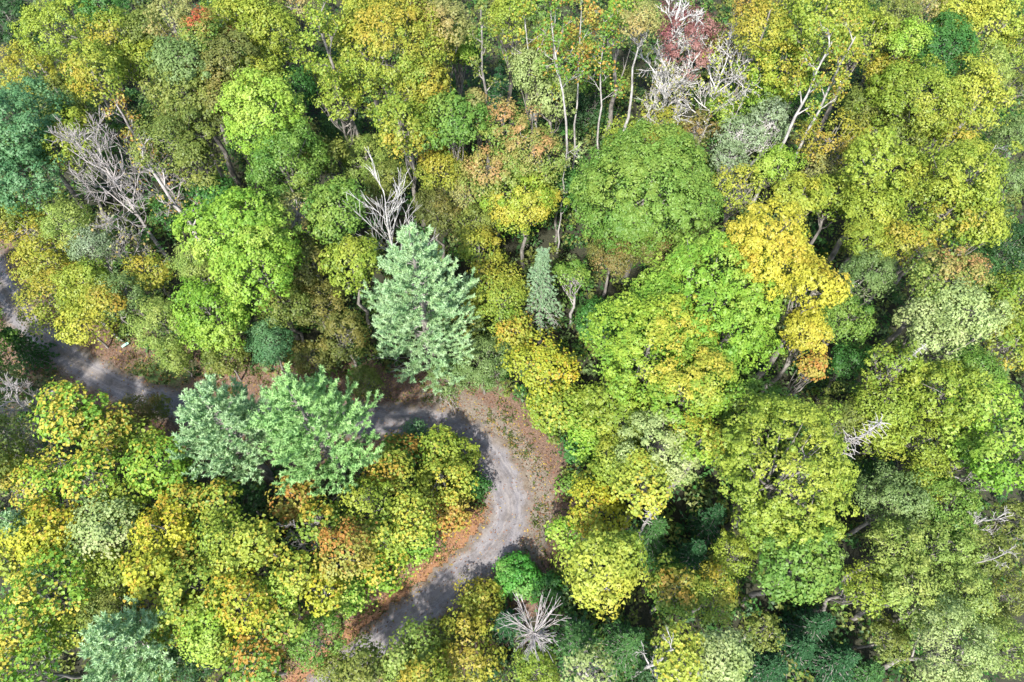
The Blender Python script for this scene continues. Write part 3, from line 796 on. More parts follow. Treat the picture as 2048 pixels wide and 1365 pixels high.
B(345, 280, 74, 14, .9, 'loose', 'olive', 'olive tan crown above the leafless pair', limbs=13, hole=.15)
B(372, 205, 76, 15, .9, 'round', 'olive', 'broad olive dome below the dull green twin crowns', hole=.13)
B(442, 205, 50, 14, .9, 'round', 'obrown', 'brown-olive crown beside the broad olive dome')
B(405, 330, 48, 12, 1.2, 'loose', 'olive', 'narrow olive tree with a visible slanting trunk', limbs=11)
B(518, 165, 54, 14, .9, 'round', 'yg', 'olive-yellow crown below the dense yellow-green column')
B(590, 180, 52, 12, .9, 'round', 'deep', 'shaded deep green crown beside the bright green tower')
B(530, 240, 82, 16, 1.1, 'cauli', 'lime', 'bright green tower-like crown over the lime maple', limbs=10)
B(570, 335, 74, 13, 1.0, 'round', 'green', 'green crown with ochre edge below the bright green tower', patch=(.6, -.6, .2))
B(600, 265, 42, 12, .9, 'thin', 'tan', 'tan twiggy crown on the flank of the bright green tower', limbs=13)
B(675, 205, 48, 13, .9, 'thin', 'yg', 'twiggy yellow-green crown at the foot of the large amber-flecked tree', limbs=14)
B(648, 320, 46, 10, .9, 'round', 'olive', 'olive crown between the green tower and the autumn round tree')
B(735, 318, 58, 9, .9, 'soft', 'soft', 'soft yellow-olive crown left in shade above the dead snag'.replace('left in shade', 'in part shade'))
B(775, 365, 52, 8.5, .9, 'soft', 'olive', 'darker olive crown next to the pale snag')
B(690, 260, 40, 8, .9, 'loose', 'dark', 'dark shaded crown behind the autumn round tree')
B(812, 258, 62, 15, .95, 'cauli', 'mix', 'round yellow crown browning at its lower edge', patch=(0, -1, -.1))
B(905, 245, 58, 15, .95, 'cauli', 'green', 'fresh green round crown joined to the round yellow one')
B(952, 205, 28, 13, .9, 'round', 'tan', 'little tan-amber crown by the dark hollow', limbs=8)
B(1010, 250, 52, 14, .9, 'loose', 'pink', 'salmon-topped crown beneath the dark hollow', patch=(0, .2, 1))
B(1062, 300, 74, 15, 1.0, 'loose', 'pink', 'large mottled green tree blushed salmon on top', limbs=16, hole=.17, patch=(0, -.1, 1))
B(985, 345, 66, 13, .95, 'loose', 'pink', 'mottled tan-green crown beside the salmon-blushed tree', limbs=13, hole=.15, patch=(-.3, 0, .9))
B(1050, 405, 76, 12, 1.0, 'round', 'limegold', 'green lower crown under the salmon-blushed tree', limbs=11)
bare_tree(1132, 310, 36, 14, 'pale bare twigs fringing the salmon-blushed tree', bark='white', trunk_r=.07, q=1.3, limbs=6, levels=2, leaf='pale', leaf_n=260)
B(1120, 380, 46, 9, 1.0, 'round', 'deep', 'deep green shaded crown between the mottled tree and the great maple')
B(880, 335, 50, 10, .9, 'loose', 'amber', 'olive crown touched with orange beside the fresh green one', patch=(-.5, .4, .6))
B(872, 420, 56, 9, .9, 'soft', 'obrown', 'brown-olive crown above the tall pale pine')
B(932, 395, 42, 9, .9, 'thin', 'tan', 'grey-tan twiggy crown beneath the mottled tree', limbs=14, bark='twig')
B(955, 450, 48, 9, .9, 'loose', 'olive', 'olive-yellow crown beside the tip of the tall pale pine')
B(1290, 388, 132, 16, .85, 'cauli', 'green', 'great round green maple with a small dark hole', name='maple_tree', limbs=12, hole=.05)
B(1340, 300, 42, 9, .9, 'round', 'amber', 'yellow-orange crown peeping from behind the great round maple')
B(1480, 272, 50, 9, .9, 'thin', 'grey', 'grey-green gauzy crown with white twigs, nearer the great maple', limbs=26, bark='bone', hole=.1)
B(1540, 245, 48, 10, 1.1, 'thin', 'grey', 'grey-green gauzy crown with white twigs, nearer the tall forked trunk', limbs=26, bark='bone', hole=.1)
B(1455, 320, 42, 8, .9, 'thin', 'grey', 'thin greyish crown with bare fork between maple and gauzy crowns', limbs=14, bark='white')
B(1475, 375, 52, 11, .9, 'thin', 'lemon', 'pale yellow sparse crown touching the great round maple', limbs=15, hole=.2)
B(1660, 280, 68, 11, .8, 'thin', 'amber', 'flat amber-olive crown with dark branching under the white trunks', limbs=18, bark='grey', hole=.2)
B(1735, 275, 44, 10, .9, 'thin', 'mix', 'yellowish crown joined to the flat amber-olive one', limbs=14)
B(1560, 330, 44, 9, .9, 'round', 'lime', 'bright green small crown above the golden maple')
B(1640, 345, 46, 9, .9, 'thin', 'tan', 'brown-tan sparse crown with a pale crooked limb', limbs=14)
B(1600, 395, 52, 10, .9, 'round', 'lemon', 'yellow-green crown just above the golden maple')
B(1675, 395, 48, 10, .9, 'round', 'yg', 'yellow-green crown between the golden maple and the bright towering one')
B(1765, 345, 74, 15, 1.1, 'cauli', 'yg', 'bright towering yellow-green crown of the upper woods', limbs=10)
B(1755, 425, 62, 12, .9, 'round', 'yg', 'lower bough crown beneath the bright towering one')
B(1800, 262, 52, 11, .9, 'loose', 'olive', 'dull green crown crossed by a sunlit leaning trunk', limbs=10)
B(1895, 300, 52, 11, .9, 'loose', 'mix', 'olive and amber crown above the large far yellow-green tree', patch=(-.3, -.2, .8))
B(1945, 360, 78, 15, 1.0, 'round', 'yg', 'large far yellow-green tree with knobbly outline', limbs=12)
B(1900, 430, 72, 13, .9, 'round', 'mix', 'tan-yellow crown under the large knobbly tree', patch=(-.4, -.2, .6))
B(1965, 445, 48, 12, .9, 'round', 'yg', 'yellow-green crown at the brink of shade under the knobbly tree')
bare_tree(1985, 300, 34, 15, 'small white forked snag poking above the knobbly yellow-green tree', bark='white', q=1.0, limbs=6, levels=1, spread=.5, start=.7, trunk_r=0.072)
B(2020, 270, 50, 10, .95, 'soft', 'softg', 'dull green fine-leaved tree at the picture edge below the dark gap')
B(2025, 360, 45, 9, .95, 'soft', 'softg', 'shaded grey-green tree at the picture edge beside the knobbly tree')
B(1850, 375, 44, 12, .9, 'loose', 'mix', 'amber-flecked crown between the towering and knobbly trees')

# --- middle band, road side
B(45, 425, 52, 6.5, .9, 'loose', 'mix', 'yellow bush on the road verge under the blue-green trees', name='shrub', cat='shrub')
B(8, 452, 40, 6, .9, 'loose', 'olive', 'olive bush at the picture edge where the road leaves the view', name='shrub', cat='shrub')
B(60, 470, 46, 6, .9, 'thin', 'amber', 'amber roadside bush with grey twigs beside the gravel', name='shrub', cat='shrub', limbs=16, bark='twig')
B(140, 445, 58, 9, .9, 'soft', 'soft', 'pale greyish green crown beneath the bare grey tree', limbs=14, bark='twig')
B(185, 500, 46, 8, .9, 'soft', 'grey', 'dull grey-green crown beside the pale bare branching tree', limbs=14, bark='twig')
B(95, 530, 60, 6.5, .9, 'loose', 'amber', 'golden-orange roadside tree at the top of the verge row', limbs=12)
B(105, 600, 62, 6.5, .9, 'loose', 'mix', 'yellow roadside tree, middle of the verge row', limbs=10)
B(165, 645, 52, 6, .9, 'loose', 'lemon', 'bright yellow roadside tree at the lower end of the verge row', limbs=8)
B(172, 565, 50, 8, .9, 'loose', 'yg', 'yellow-green tree behind the roadside verge row', limbs=12)
B(215, 600, 38, 8, .9, 'loose', 'amber', 'orange-yellow crown behind the lowest roadside tree')
B(255, 590, 50, 8, .95, 'soft', 'softg', 'soft dull green rounded tree behind the roadside trees', limbs=12)
B(305, 545, 42, 7, .9, 'loose', 'mix', 'yellow-flecked bush beneath the big lime maple')
B(330, 655, 62, 8, 1.2, 'soft', 'soft', 'pale yellow-green willowy tree beside the lime maple', limbs=6, hole=.06)
B(355, 715, 40, 5, 1.0, 'soft', 'soft', 'lower drooping pale bush at the grassy verge', limbs=6, name='shrub', cat='shrub')
B(392, 525, 42, 9, 1.1, 'soft', 'soft', 'pale fine-leaved crown on the flank of the lime maple', limbs=8)
B(462, 455, 98, 14, .9, 'cauli', 'lime', 'big lime-green maple with knobbly tufts', name='maple_tree', limbs=10, hole=.09)
B(520, 530, 82, 13, .9, 'cauli', 'lime', 'lower lime-green maple crown with reddish flecks', name='maple_tree', limbs=10, hole=.09)
B(425, 640, 78, 9.5, .95, 'cauli', 'lime', 'vivid green tufted crown beside the pale willowy tree', limbs=8, hole=.12, patch=(.4, -.8, -.2))
B(450, 715, 50, 5.5, .9, 'soft', 'olive', 'olive shrub by the road behind the twin pines', name='shrub', cat='shrub')
B(345, 430, 40, 6, .9, 'loose', 'deep', 'dark green bush between the leafless trees and the lime maple')
B(430, 385, 42, 9, .9, 'round', 'deep', 'deep green crown above the lime maple')
B(540, 690, 50, 6.5, .95, 'soft', 'blue', 'dark bluish green bush behind the twin pines', name='shrub', cat='shrub')
B(612, 525, 58, 9, .95, 'round', 'obrown', 'brownish olive crown beside the lower lime-green maple', hole=.12)
B(565, 605, 52, 8, .9, 'round', 'olive', 'olive crown below the lower lime-green maple')
B(590, 425, 44, 11, .9, 'thin', 'tan', 'grey-tan thin crown with bare twigs above the lime maples', limbs=18, bark='twig', hole=.2)
B(680, 430, 66, 12, .9, 'cauli', 'green', 'rounded green crown beside the pale snag', limbs=9)
B(702, 530, 58, 11, .9, 'cauli', 'yg', 'rounded yellow-green crown with orange tips touching the tall pale pine', patch=(-.5, .3, .9))
B(635, 615, 58, 7, .95, 'soft', 'obrown', 'brown-olive bush above the twin pines', limbs=12)
B(690, 680, 56, 6.5, .95, 'soft', 'obrown', 'rusty olive bush between the twin pines and the tall pine', limbs=12)
B(740, 770, 44, 4.5, .95, 'soft', 'olive', 'olive shrub on the road verge under the tall pale pine', name='shrub', cat='shrub')
B(620, 710, 46, 5, .95, 'soft', 'obrown', 'shaded brown shrub right behind the larger twin pine', name='shrub', cat='shrub')
bare_tree(776, 440, 80, 13.5, 'pale dead tree with upswept forks behind the tall pine', bark='bone', q=1.0, limbs=20, levels=2, spread=.22, start=.35, rise=(.9, 1.6), lean=(0, 0), rmin=.018, trunk_r=.16, slim=.6, kids=(2, 4), reach=1.25)
conifer(818, 462, 0, 0, 18, 5.4, 'tall pale green pine standing above the road bend', 'pine', 'pine', 'pine_tree', .14, 16, 8, .34, .10, lean=(.35, -.6), dead_low=7)
conifer(398, 790, 0, 0, 14, 3.9, 'smaller of the twin pale pines, beside the gravel road', 'pine', 'pine', 'pine_tree', .34, 12, 8, .62, .0)
conifer(574, 772, 0, 0, 16, 4.7, 'larger of the twin pale green pines inside the bend', 'pine', 'pine2', 'pine_tree', .34, 13, 8, .62, .0, dead_low=3)
conifer(1086, 500, 0, 0, 12, 1.75, 'slim pale spruce-like tree with bare lower branches', 'hemlock', 'spruce', 'spruce_tree', .45, 15, 7, .15, .2, dead_low=12, lean=(-.2, .3))
B(960, 505, 48, 9, .9, 'loose', 'mix', 'olive-amber crown beside the slim pale spruce', patch=(.5, .3, .6))
B(1000, 590, 66, 9, .95, 'loose', 'mix', 'yellow-olive tree between the tall pine and the slim spruce', limbs=12)
B(940, 640, 52, 7, .95, 'loose', 'olive', 'olive tree against the flank of the tall pine', limbs=10)
B(1090, 715, 66, 10, 1.1, 'dot', 'gold', 'bright yellow tree standing over the outside of the bend', limbs=9, hole=.06)
B(1030, 670, 46, 7, .9, 'dot', 'amber', 'yellow bush beside the bright yellow tree', patch=(-.3, .2, .8))
B(965, 735, 62, 6.5, .9, 'soft', 'softg', 'grey-green feathery bush above the road bend', limbs=10, hole=.06)
B(895, 760, 40, 4.5, .9, 'soft', 'softg', 'small grey-green bush under the tall pine trunk', name='shrub', cat='shrub')
B(1088, 838, 34, 2.4, .9, 'dot', 'yg', 'low yellow-green bush spilling onto the outer verge', name='shrub', cat='shrub', limbs=4)
B(1135, 975, 26, 1.8, .9, 'dot', 'green', 'low green tuft on the brown verge beside the gravel', name='shrub', cat='shrub', limbs=4)
B(1120, 810, 62, 6, 1.0, 'dot', 'yg', 'yellow-green roadside bush on the outer bend', limbs=7, hole=.08)
B(1155, 900, 36, 4, 1.0, 'dot', 'deep', 'small deep green bush on the outer verge below the roadside bushes', name='shrub', cat='shrub', limbs=5)
B(1175, 870, 46, 6, 1.0, 'dot', 'lime', 'green roadside bush below the yellow-green one on the outer bend', limbs=7)
B(1150, 555, 44, 9, .9, 'round', 'green', 'green crown around bare grey twigs beside the slim spruce', limbs=18, bark='dead', hole=.25)
B(1190, 640, 48, 6, .95, 'loose', 'deep', 'shaded deep green tree behind the big spreading maple')
B(1225, 510, 52, 9, .95, 'soft', 'brownred', 'brownish droopy crown under the great round maple')
B(1320, 498, 46, 9, .9, 'soft', 'brownred', 'rust-brown crown between the great round maple and the spreading one')
B(1400, 490, 40, 9, .9, 'loose', 'obrown', 'dull brown-green crown below the great round maple')

# --- big maples in the middle
B(1412, 622, 148, 16.5, .95, 'plume', 'lime', 'huge vivid lime-green maple with brushy tufts', name='maple_tree', limbs=14, hole=.06)
B(1295, 700, 120, 16, .95, 'cauli', 'limegold', 'broad spreading maple turning orange-yellow on top', name='maple_tree', limbs=14, hole=.12, patch=(.7, -.3, .6))
B(1385, 770, 84, 15.5, .9, 'cauli', 'limegold', 'orange-tipped maple bough crown in front of the huge lime maple', name='maple_tree', limbs=10, hole=.12, patch=(0, 0, 1))
B(1240, 830, 72, 11, .95, 'cauli', 'yg', 'yellow-green crown below the spreading maple', hole=.1)
B(1500, 810, 62, 12, 1.0, 'cauli', 'green', 'green crown beneath the huge lime maple, beside the dark gap')
B(1545, 500, 90, 18, .9, 'cauli', 'golden', 'golden yellow maple beside the huge lime-green one', name='maple_tree', limbs=12, hole=.08)
B(1630, 575, 62, 16.5, .9, 'cauli', 'golden', 'golden crown with orange shadows, adjoining the golden maple', limbs=13, hole=.18)
B(1612, 660, 52, 13.5, .95, 'cauli', 'golden', 'amber crown hanging below the golden maple', limbs=12, hole=.18)
B(1626, 735, 32, 11, .9, 'dot', 'rust', 'small orange tuft-crown over the dark gap', limbs=10)
B(1320, 905, 82, 13, .95, 'cauli', 'pale', 'pale yellow-green crown under the orange-tipped maples', limbs=11)
B(1290, 970, 60, 12, .9, 'dot', 'lemon', 'yellow crown just above the small grey snag', limbs=8)
B(1240, 930, 52, 10, .9, 'cauli', 'yg', 'yellow-green crown over the outer road verge')
B(1400, 880, 56, 13, .9, 'cauli', 'limegold', 'yellow-tufted green crown between the pale and the spiderweb crowns')
B(1560, 945, 150, 16, .85, 'cauli', 'yg', 'large yellow-green tree with pale limbs and a red leaf tuft', limbs=30, hole=.15, bark='grey', patch=(-.1, -.2, 1))
B(1600, 1135, 84, 13, .95, 'cauli', 'green', 'green round tree below the large pale-limbed one', limbs=10)
B(1530, 1060, 52, 12, .9, 'cauli', 'yg', 'yellow-green lower bough crown of the pale-limbed group')

# --- far side of the middle band
B(1735, 480, 58, 11, .9, 'soft', 'yg', 'green-yellow crown beside the golden maple', hole=.1)
B(1820, 485, 52, 11, .9, 'loose', 'mix', 'tan-yellow crown over dark holes beyond the golden maple')
B(1740, 560, 66, 11, .95, 'soft', 'softg', 'dull green feathery tree next to the golden maple', limbs=12)
B(1690, 640, 58, 10, .95, 'soft', 'green', 'green feathery tree beside the amber crown')
B(1700, 720, 48, 8, .95, 'soft', 'deep', 'shaded green tree at the brink of the dark gap')
B(1890, 560, 70, 14, .95, 'round', 'pink', 'pinkish-tan crown with brushy tips', limbs=14, hole=.14, patch=(.4, .2, .8))
B(1940, 630, 64, 14, .95, 'round', 'pale', 'cream-green mottled crown beside the pinkish-tan one', limbs=16, hole=.16)
B(1865, 655, 66, 12, .95, 'round', 'pale', 'pale mottled crown with grey twigs beneath the pinkish-tan one', limbs=18, hole=.17)
B(1960, 545, 52, 8, .95, 'soft', 'hemlock', 'dark green shaded bush beside the pinkish-tan crown')
B(2015, 500, 50, 8, .95, 'soft', 'dark', 'dark green bush at the picture edge beside the pinkish-tan crown')
B(2030, 600, 55, 9, .95, 'loose', 'mix', 'golden olive tree on the picture edge')
B(2020, 690, 52, 9, .95, 'loose', 'mix', 'olive-gold crown on the picture edge over a black hole')
B(1950, 740, 52, 9, .95, 'soft', 'green', 'green shaded crown below the cream-green one')
snag(1852, 688, 13, 'small grey snag lying across the mottled crowns', lean=(1.3, .4), stub=.45, n=30, frm=.7)
B(1790, 745, 72, 12, .9, 'thin', 'yg', 'thin yellow-green crown full of grey twigs', limbs=26, hole=.18)
B(1775, 800, 60, 11, .9, 'loose', 'yg', 'yellow-green crown at the foot of the twiggy one')
B(1895, 790, 72, 13, .95, 'round', 'yg', 'yellow-green crown of broad tufts above the hemlock snag', limbs=14, hole=.15)
B(1965, 815, 62, 13, .95, 'round', 'lime', 'bright green-yellow crown of broad tufts by the picture edge', limbs=12)
B(1690, 840, 58, 9, .9, 'soft', 'olive', 'olive bush-like crown beside the dark gap')
B(1760, 870, 52, 9.5, .9, 'loose', 'yg', 'yellowish crown behind the large grey hemlock snag')
B(1845, 890, 70, 10, .9, 'soft', 'yg', 'fine-leaved golden green crown beyond the large snag', limbs=10)
B(1930, 890, 52, 11, .9, 'round', 'lime', 'light green crown beside the tree with bare forks')
snag(1764, 842, 15, 'large grey hemlock snag bristling with broken branches', lean=(1.2, -.3), stub=1.0, n=90, frm=.6)
B(2015, 930, 72, 14, .95, 'round', 'lime', 'bright lime tree at the picture edge with bare forks', limbs=14)
bare_tree(2000, 880, 46, 12, 'bare grey forks rising beside the bright lime edge tree', bark='dead', q=.9, limbs=6, levels=2, spread=.5)
B(1850, 960, 56, 9.5, .9, 'soft', 'yg', 'golden-green crown above the dull feathery trees')
B(1790, 1010, 74, 10, .95, 'soft', 'softg', 'dull green feathery tree beside the pale-limbed tree', limbs=12)
B(1890, 1010, 72, 10.5, .95, 'soft', 'green', 'green feathery tree in front of white twigs', limbs=12)
B(1720, 960, 46, 6, .9, 'soft', 'dark', 'dark bush in shadow beside the pale-limbed tree')
bare_tree(1965, 1040, 44, 11, 'white leafless twigs among the feathery trees', bark='white', q=.9, limbs=8, levels=3, spread=.55, rmin=.016)
B(2040, 1040, 50, 9, .95, 'soft', 'olive', 'olive crown on the picture edge below the bright lime edge tree')
bare_tree(2015, 1105, 28, 12, 'white bare antler-like fork near the picture edge', bark='white', q=.9, limbs=5, levels=2, spread=.5, trunk_r=0.072, start=.7)
B(1790, 1105, 70, 11, .95, 'soft', 'soft', 'yellowish feathery crown below the dull green one', limbs=10)
B(1880, 1095, 72, 11, .95, 'soft', 'soft', 'pale yellow-green feathery crown with brown flecks', limbs=12)
B(1975, 1110, 54, 9, .95, 'soft', 'olive', 'olive crown behind the white antler-like fork')
B(1725, 1175, 58, 10, .95, 'soft', 'yg', 'yellow-green feathery crown beside the green round tree')
B(1830, 1190, 74, 11.5, .95, 'soft', 'soft', 'broad soft yellow crown of the lower woods', limbs=10)
B(1930, 1185, 66, 11, .95, 'soft', 'soft', 'soft yellow-green crown, neighbour of the broad soft one', limbs=10)
B(2020, 1190, 52, 9, .95, 'soft', 'olive', 'olive green crown at the picture edge, lower woods')
B(1900, 1300, 92, 12.5, .95, 'soft', 'pale', 'pale yellow tree in the lower far corner', limbs=12)
B(2010, 1300, 66, 11, .95, 'soft', 'soft', 'yellow-green tree filling the lower far corner')
B(1780, 1275, 46, 7, .95, 'soft', 'olive', 'dim olive crown beside the pale corner tree')

# --- lower middle: outer side of the bend down to the bottom edge
B(1190, 965, 50, 7, .95, 'dot', 'yg', 'yellow-green bush over the brown verge', limbs=7)
B(1190, 1025, 66, 9, .95, 'dot', 'gold', 'yellow dotted crown beside the brown verge', limbs=7)
B(1120, 1065, 38, 4.5, .95, 'dot', 'lime', 'small green bush at the edge of the brown verge', name='shrub', cat='shrub', limbs=5)
snag(1316, 1000, 10, 'small shaggy grey snag below the yellow crowns', lean=(.3, .6), stub=.55, n=56, frm=.62)
conifer(1320, 1040, 0, 0, 7.5, 2.2, 'dark green hemlock at the foot of the shaggy snag', 'hemlock', 'hemlock', 'hemlock_tree', .1, 11, 7, .1, .35)
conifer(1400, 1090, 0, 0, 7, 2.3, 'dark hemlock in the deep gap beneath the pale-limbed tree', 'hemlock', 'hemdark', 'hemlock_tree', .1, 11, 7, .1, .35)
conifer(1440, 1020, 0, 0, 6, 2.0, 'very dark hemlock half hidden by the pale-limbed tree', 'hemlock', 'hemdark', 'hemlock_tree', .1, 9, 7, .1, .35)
B(1195, 1140, 88, 12, .9, 'cauli', 'lemon', 'yellow tree with grey twigs and a golden lower rim', limbs=24, bark='dead', hole=.14, patch=(.3, -1, 0))
B(1240, 1105, 48, 12, .9, 'cauli', 'yg', 'yellow-green crown rising behind the golden-rimmed yellow tree', limbs=10)
B(1345, 1180, 60, 9, .95, 'round', 'gorange', 'green tree with an orange blush in its centre', patch=(0, 0, 1), limbs=8)
B(1430, 1190, 58, 9, .95, 'soft', 'mix', 'olive and amber crown beside the orange-blushed green tree')
B(1470, 1110, 45, 8, .95, 'soft', 'yg', 'green-gold crown under the rim of the pale-limbed tree')
B(1035, 1160, 48, 2.4, .9, 'plume', 'sumac', 'vivid green sumac-like bush where the road enters shade', name='shrub', cat='shrub', limbs=5)
B(1090, 1180, 34, 2.2, .9, 'plume', 'deep', 'dark green low bush beside the vivid green one', name='shrub', cat='shrub', limbs=5)
conifer(1165, 1260, 0, 0, 6.5, 2.3, 'dark hemlock spreading beside the star-shaped dead pine', 'hemlock', 'hemlock', 'hemlock_tree', .08, 11, 8, .1, .35)
conifer(1270, 1275, 0, 0, 7, 2.6, 'broad dark hemlock below the golden-rimmed yellow tree', 'hemlock', 'hemlock', 'hemlock_tree', .08, 12, 8, .1, .35)
conifer(1010, 1240, 0, 0, 4, 1.8, 'low hemlock bush in shade beside the dead star', 'hemlock', 'hemdark', 'hemlock_tree', .06, 8, 7, .1, .35)
B(958, 1202, 42, 2.4, .9, 'loose', 'amber', 'orange-yellow bush overhanging the lower road', limbs=8)
B(890, 1262, 42, 4, .9, 'thin', 'olive', 'twiggy olive bush along the lower road edge', limbs=18, bark='twig')
B(940, 1296, 80, 5.2, .9, 'loose', 'amber', 'large amber tree at the bottom edge beside the dead star', limbs=14, hole=.1, patch=(0, .2, 1))
B(818, 1318, 64, 6, .9, 'loose', 'soft', 'pale olive twiggy tree at the bottom edge over the road', limbs=18, hole=.12)
B(850, 1350, 60, 7, .9, 'loose', 'mix', 'mottled yellow crown cut by the bottom edge', limbs=12)
B(655, 1335, 44, 5.5, .9, 'soft', 'olive', 'dim olive bush closing over the lower end of the road', limbs=8)
B(730, 1345, 52, 6, .9, 'loose', 'olive', 'grey-olive crown at the bottom edge by the shaded road', limbs=12)
B(1075, 1340, 50, 8, .95, 'soft', 'yg', 'dull yellow-green crown at the bottom edge below the dead star')
B(1175, 1340, 52, 9, .95, 'thin', 'pale', 'gauzy pale grey crown at the bottom edge', limbs=18, bark='twig')
B(1365, 1320, 58, 13, .95, 'dot', 'lemon', 'yellow crown with thick white limbs at the bottom edge', limbs=10, bark='white')
bare_tree(1345, 1300, 42, 13.5, 'thick white bare limbs showing through the yellow bottom-edge crown', bark='white', q=.9, limbs=7, levels=2, spread=.45, trunk_r=0.130, rise=(.6, 1.4))
B(1445, 1320, 58, 12, .95, 'cauli', 'pale', 'pale yellow-green crown beside the white-limbed yellow one', limbs=12)
B(1520, 1260, 44, 8, .95, 'soft', 'olive', 'olive crown on the brink of the dark lower hollow')
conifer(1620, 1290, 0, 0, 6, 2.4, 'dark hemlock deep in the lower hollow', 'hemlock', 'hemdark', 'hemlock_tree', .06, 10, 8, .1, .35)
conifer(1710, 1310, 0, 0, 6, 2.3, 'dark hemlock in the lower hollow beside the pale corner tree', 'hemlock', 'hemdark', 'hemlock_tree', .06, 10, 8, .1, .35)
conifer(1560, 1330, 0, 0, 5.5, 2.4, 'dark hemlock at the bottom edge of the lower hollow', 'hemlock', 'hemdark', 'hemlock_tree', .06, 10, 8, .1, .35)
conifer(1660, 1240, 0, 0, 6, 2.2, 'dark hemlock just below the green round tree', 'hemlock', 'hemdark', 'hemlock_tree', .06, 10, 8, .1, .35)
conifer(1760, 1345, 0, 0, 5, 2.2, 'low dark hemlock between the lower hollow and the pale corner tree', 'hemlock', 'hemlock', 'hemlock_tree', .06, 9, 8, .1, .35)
B(1300, 1360, 44, 6, .95, 'soft', 'dark', 'dim green bush at the bottom edge beneath white limbs')

# --- inside of the bend: yellow dotted thicket
D = dict(limbs=7, hole=.08)
B(798, 906, 42, 4.2, .95, 'dot', 'gorange', 'green bush with orange rim beside the larger twin pine', patch=(.5, .6, .5), **D)
B(880, 900, 42, 4, .95, 'dot', 'yg', 'yellow-green bush at the inner edge of the bend', **D)
B(835, 864, 26, 2.4, .95, 'soft', 'blue', 'dusky green shrub on the shaded road edge', name='shrub', cat='shrub', **D)
B(922, 916, 38, 3, .95, 'dot', 'yg', 'yellow-green bush touching the gravel inside the bend', **D)
B(775, 950, 44, 6, .95, 'dot', 'amber', 'small golden-orange crown inside the bend', **D)
B(885, 960, 62, 4.5, .95, 'dot', 'lemon', 'yellow dotted crown inside the bend with dark gaps', **D)
B(944, 978, 32, 2, .95, 'loose', 'deep', 'deep green shrub at the inner road edge', name='shrub', cat='shrub', limbs=5)
B(902, 1022, 46, 3.2, .95, 'dot', 'rust', 'orange bush at the inner road edge', **D)
B(820, 1030, 58, 7, .95, 'dot', 'lemon', 'pale yellow dotted crown behind the orange roadside bush', **D)
B(735, 1000, 52, 7, .95, 'loose', 'yg', 'yellow-green crown below the larger twin pine', **D)
B(826, 1084, 52, 4.2, .95, 'dot', 'lime', 'green crown over the clay bank', **D)
B(770, 1080, 44, 7, .95, 'dot', 'yg', 'yellow-green crown between the orange-gold and green ones', **D)
B(700, 1105, 58, 8.5, .95, 'dot', 'rust', 'orange-gold dotted crown above the clay bank', patch=(-.4, .6, .6), **D)
B(762, 1138, 48, 4.5, .95, 'dot', 'limegold', 'green and gold crown at the top of the clay bank', **D)
B(698, 1194, 50, 5, .95, 'dot', 'lime', 'green crown beside the shaded lower road', **D)
B(655, 1185, 44, 7.5, .95, 'dot', 'gold', 'bright gold small crown beside the green dome', **D)
B(625, 1275, 62, 7.5, .9, 'soft', 'green', 'smooth round green dome near the bottom edge', limbs=5, hole=.03)
B(560, 1250, 44, 7.5, .95, 'dot', 'mix', 'gold-dotted crown against the smooth green dome', **D)
B(585, 1150, 48, 8, .95, 'dot', 'lemon', 'sparse lemon-dotted crown with dark gaps', **D)
B(548, 1200, 48, 7.5, .95, 'loose', 'lime', 'fresh green crown between gold ones in the lower thicket', **D)
B(480, 1205, 58, 9, 1.1, 'dot', 'gold', 'brilliant gold upright crown in the lower thicket', **D)
B(510, 1325, 66, 8, .95, 'dot', 'gorange', 'green crown speckled orange at the bottom edge', **D)
B(590, 1005, 46, 7, .95, 'dot', 'rust', 'orange-pink dotted crown just below the larger twin pine', **D)
bare_tree(612, 1065, 42, 6.5, 'grey leafless twiggy bush in the lower thicket', bark='twig', q=.9, limbs=10, levels=3, spread=.5, start=.2, rise=(.5, 1.5))
B(640, 1040, 44, 7, .95, 'dot', 'mix', 'yellow-flecked green crown beside the grey leafless bush', **D)
B(520, 1085, 52, 8.5, .95, 'dot', 'lemon', 'pale lemon dotted crown beside the grey leafless bush', **D)
B(450, 1075, 52, 8.5, .95, 'dot', 'yg', 'yellow-green dotted crown next to the pale lemon one', **D)
B(440, 1015, 50, 8.5, .95, 'dot', 'mix', 'yellow crown just below the smaller twin pine', **D)
B(370, 1005, 48, 8.5, .95, 'dot', 'mix', 'amber-flecked dotted crown below the smaller twin pine', **D)
B(490, 1000, 44, 6, .95, 'soft', 'dark', 'dark feathery crown beneath the pines')
B(315, 935, 66, 9.5, .95, 'dot', 'limegold', 'bright green and yellow dotted crown beside the smaller twin pine', **D)
B(340, 1065, 64, 9.5, .95, 'dot', 'gold', 'deep gold dotted crown in the middle of the thicket', **D)
B(360, 1130, 50, 8, .95, 'dot', 'mix', 'sparse dotted crown below the deep gold one', **D)
B(300, 1150, 56, 9, .95, 'dot', 'gold', 'orange-gold crown below the deep gold one', patch=(-.6, -.4, .4), **D)
B(395, 1180, 60, 9, .95, 'dot', 'yg', 'yellow-green dotted crown between two gold ones', **D)
B(355, 1235, 52, 8, .95, 'dot', 'mix', 'green-gold dotted crown with black gaps', **D)
B(420, 1250, 54, 8, .95, 'loose', 'lime', 'feathery green crown in the lower thicket', **D)
B(460, 1130, 46, 8.5, .95, 'dot', 'lemon', 'light yellow dotted crown above the brilliant gold one', **D)
B(190, 950, 60, 9, .95, 'dot', 'limegold', 'green-yellow dotted crown below the amber roadside bush', **D)
B(215, 1050, 70, 9.5, .95, 'dot', 'pale', 'pale tan-yellow dotted crown', patch=(.4, -.7, .3), **D)
B(250, 1010, 42, 8, .95, 'dot', 'yg', 'olive dotted crown between the green-yellow and amber ones', **D)
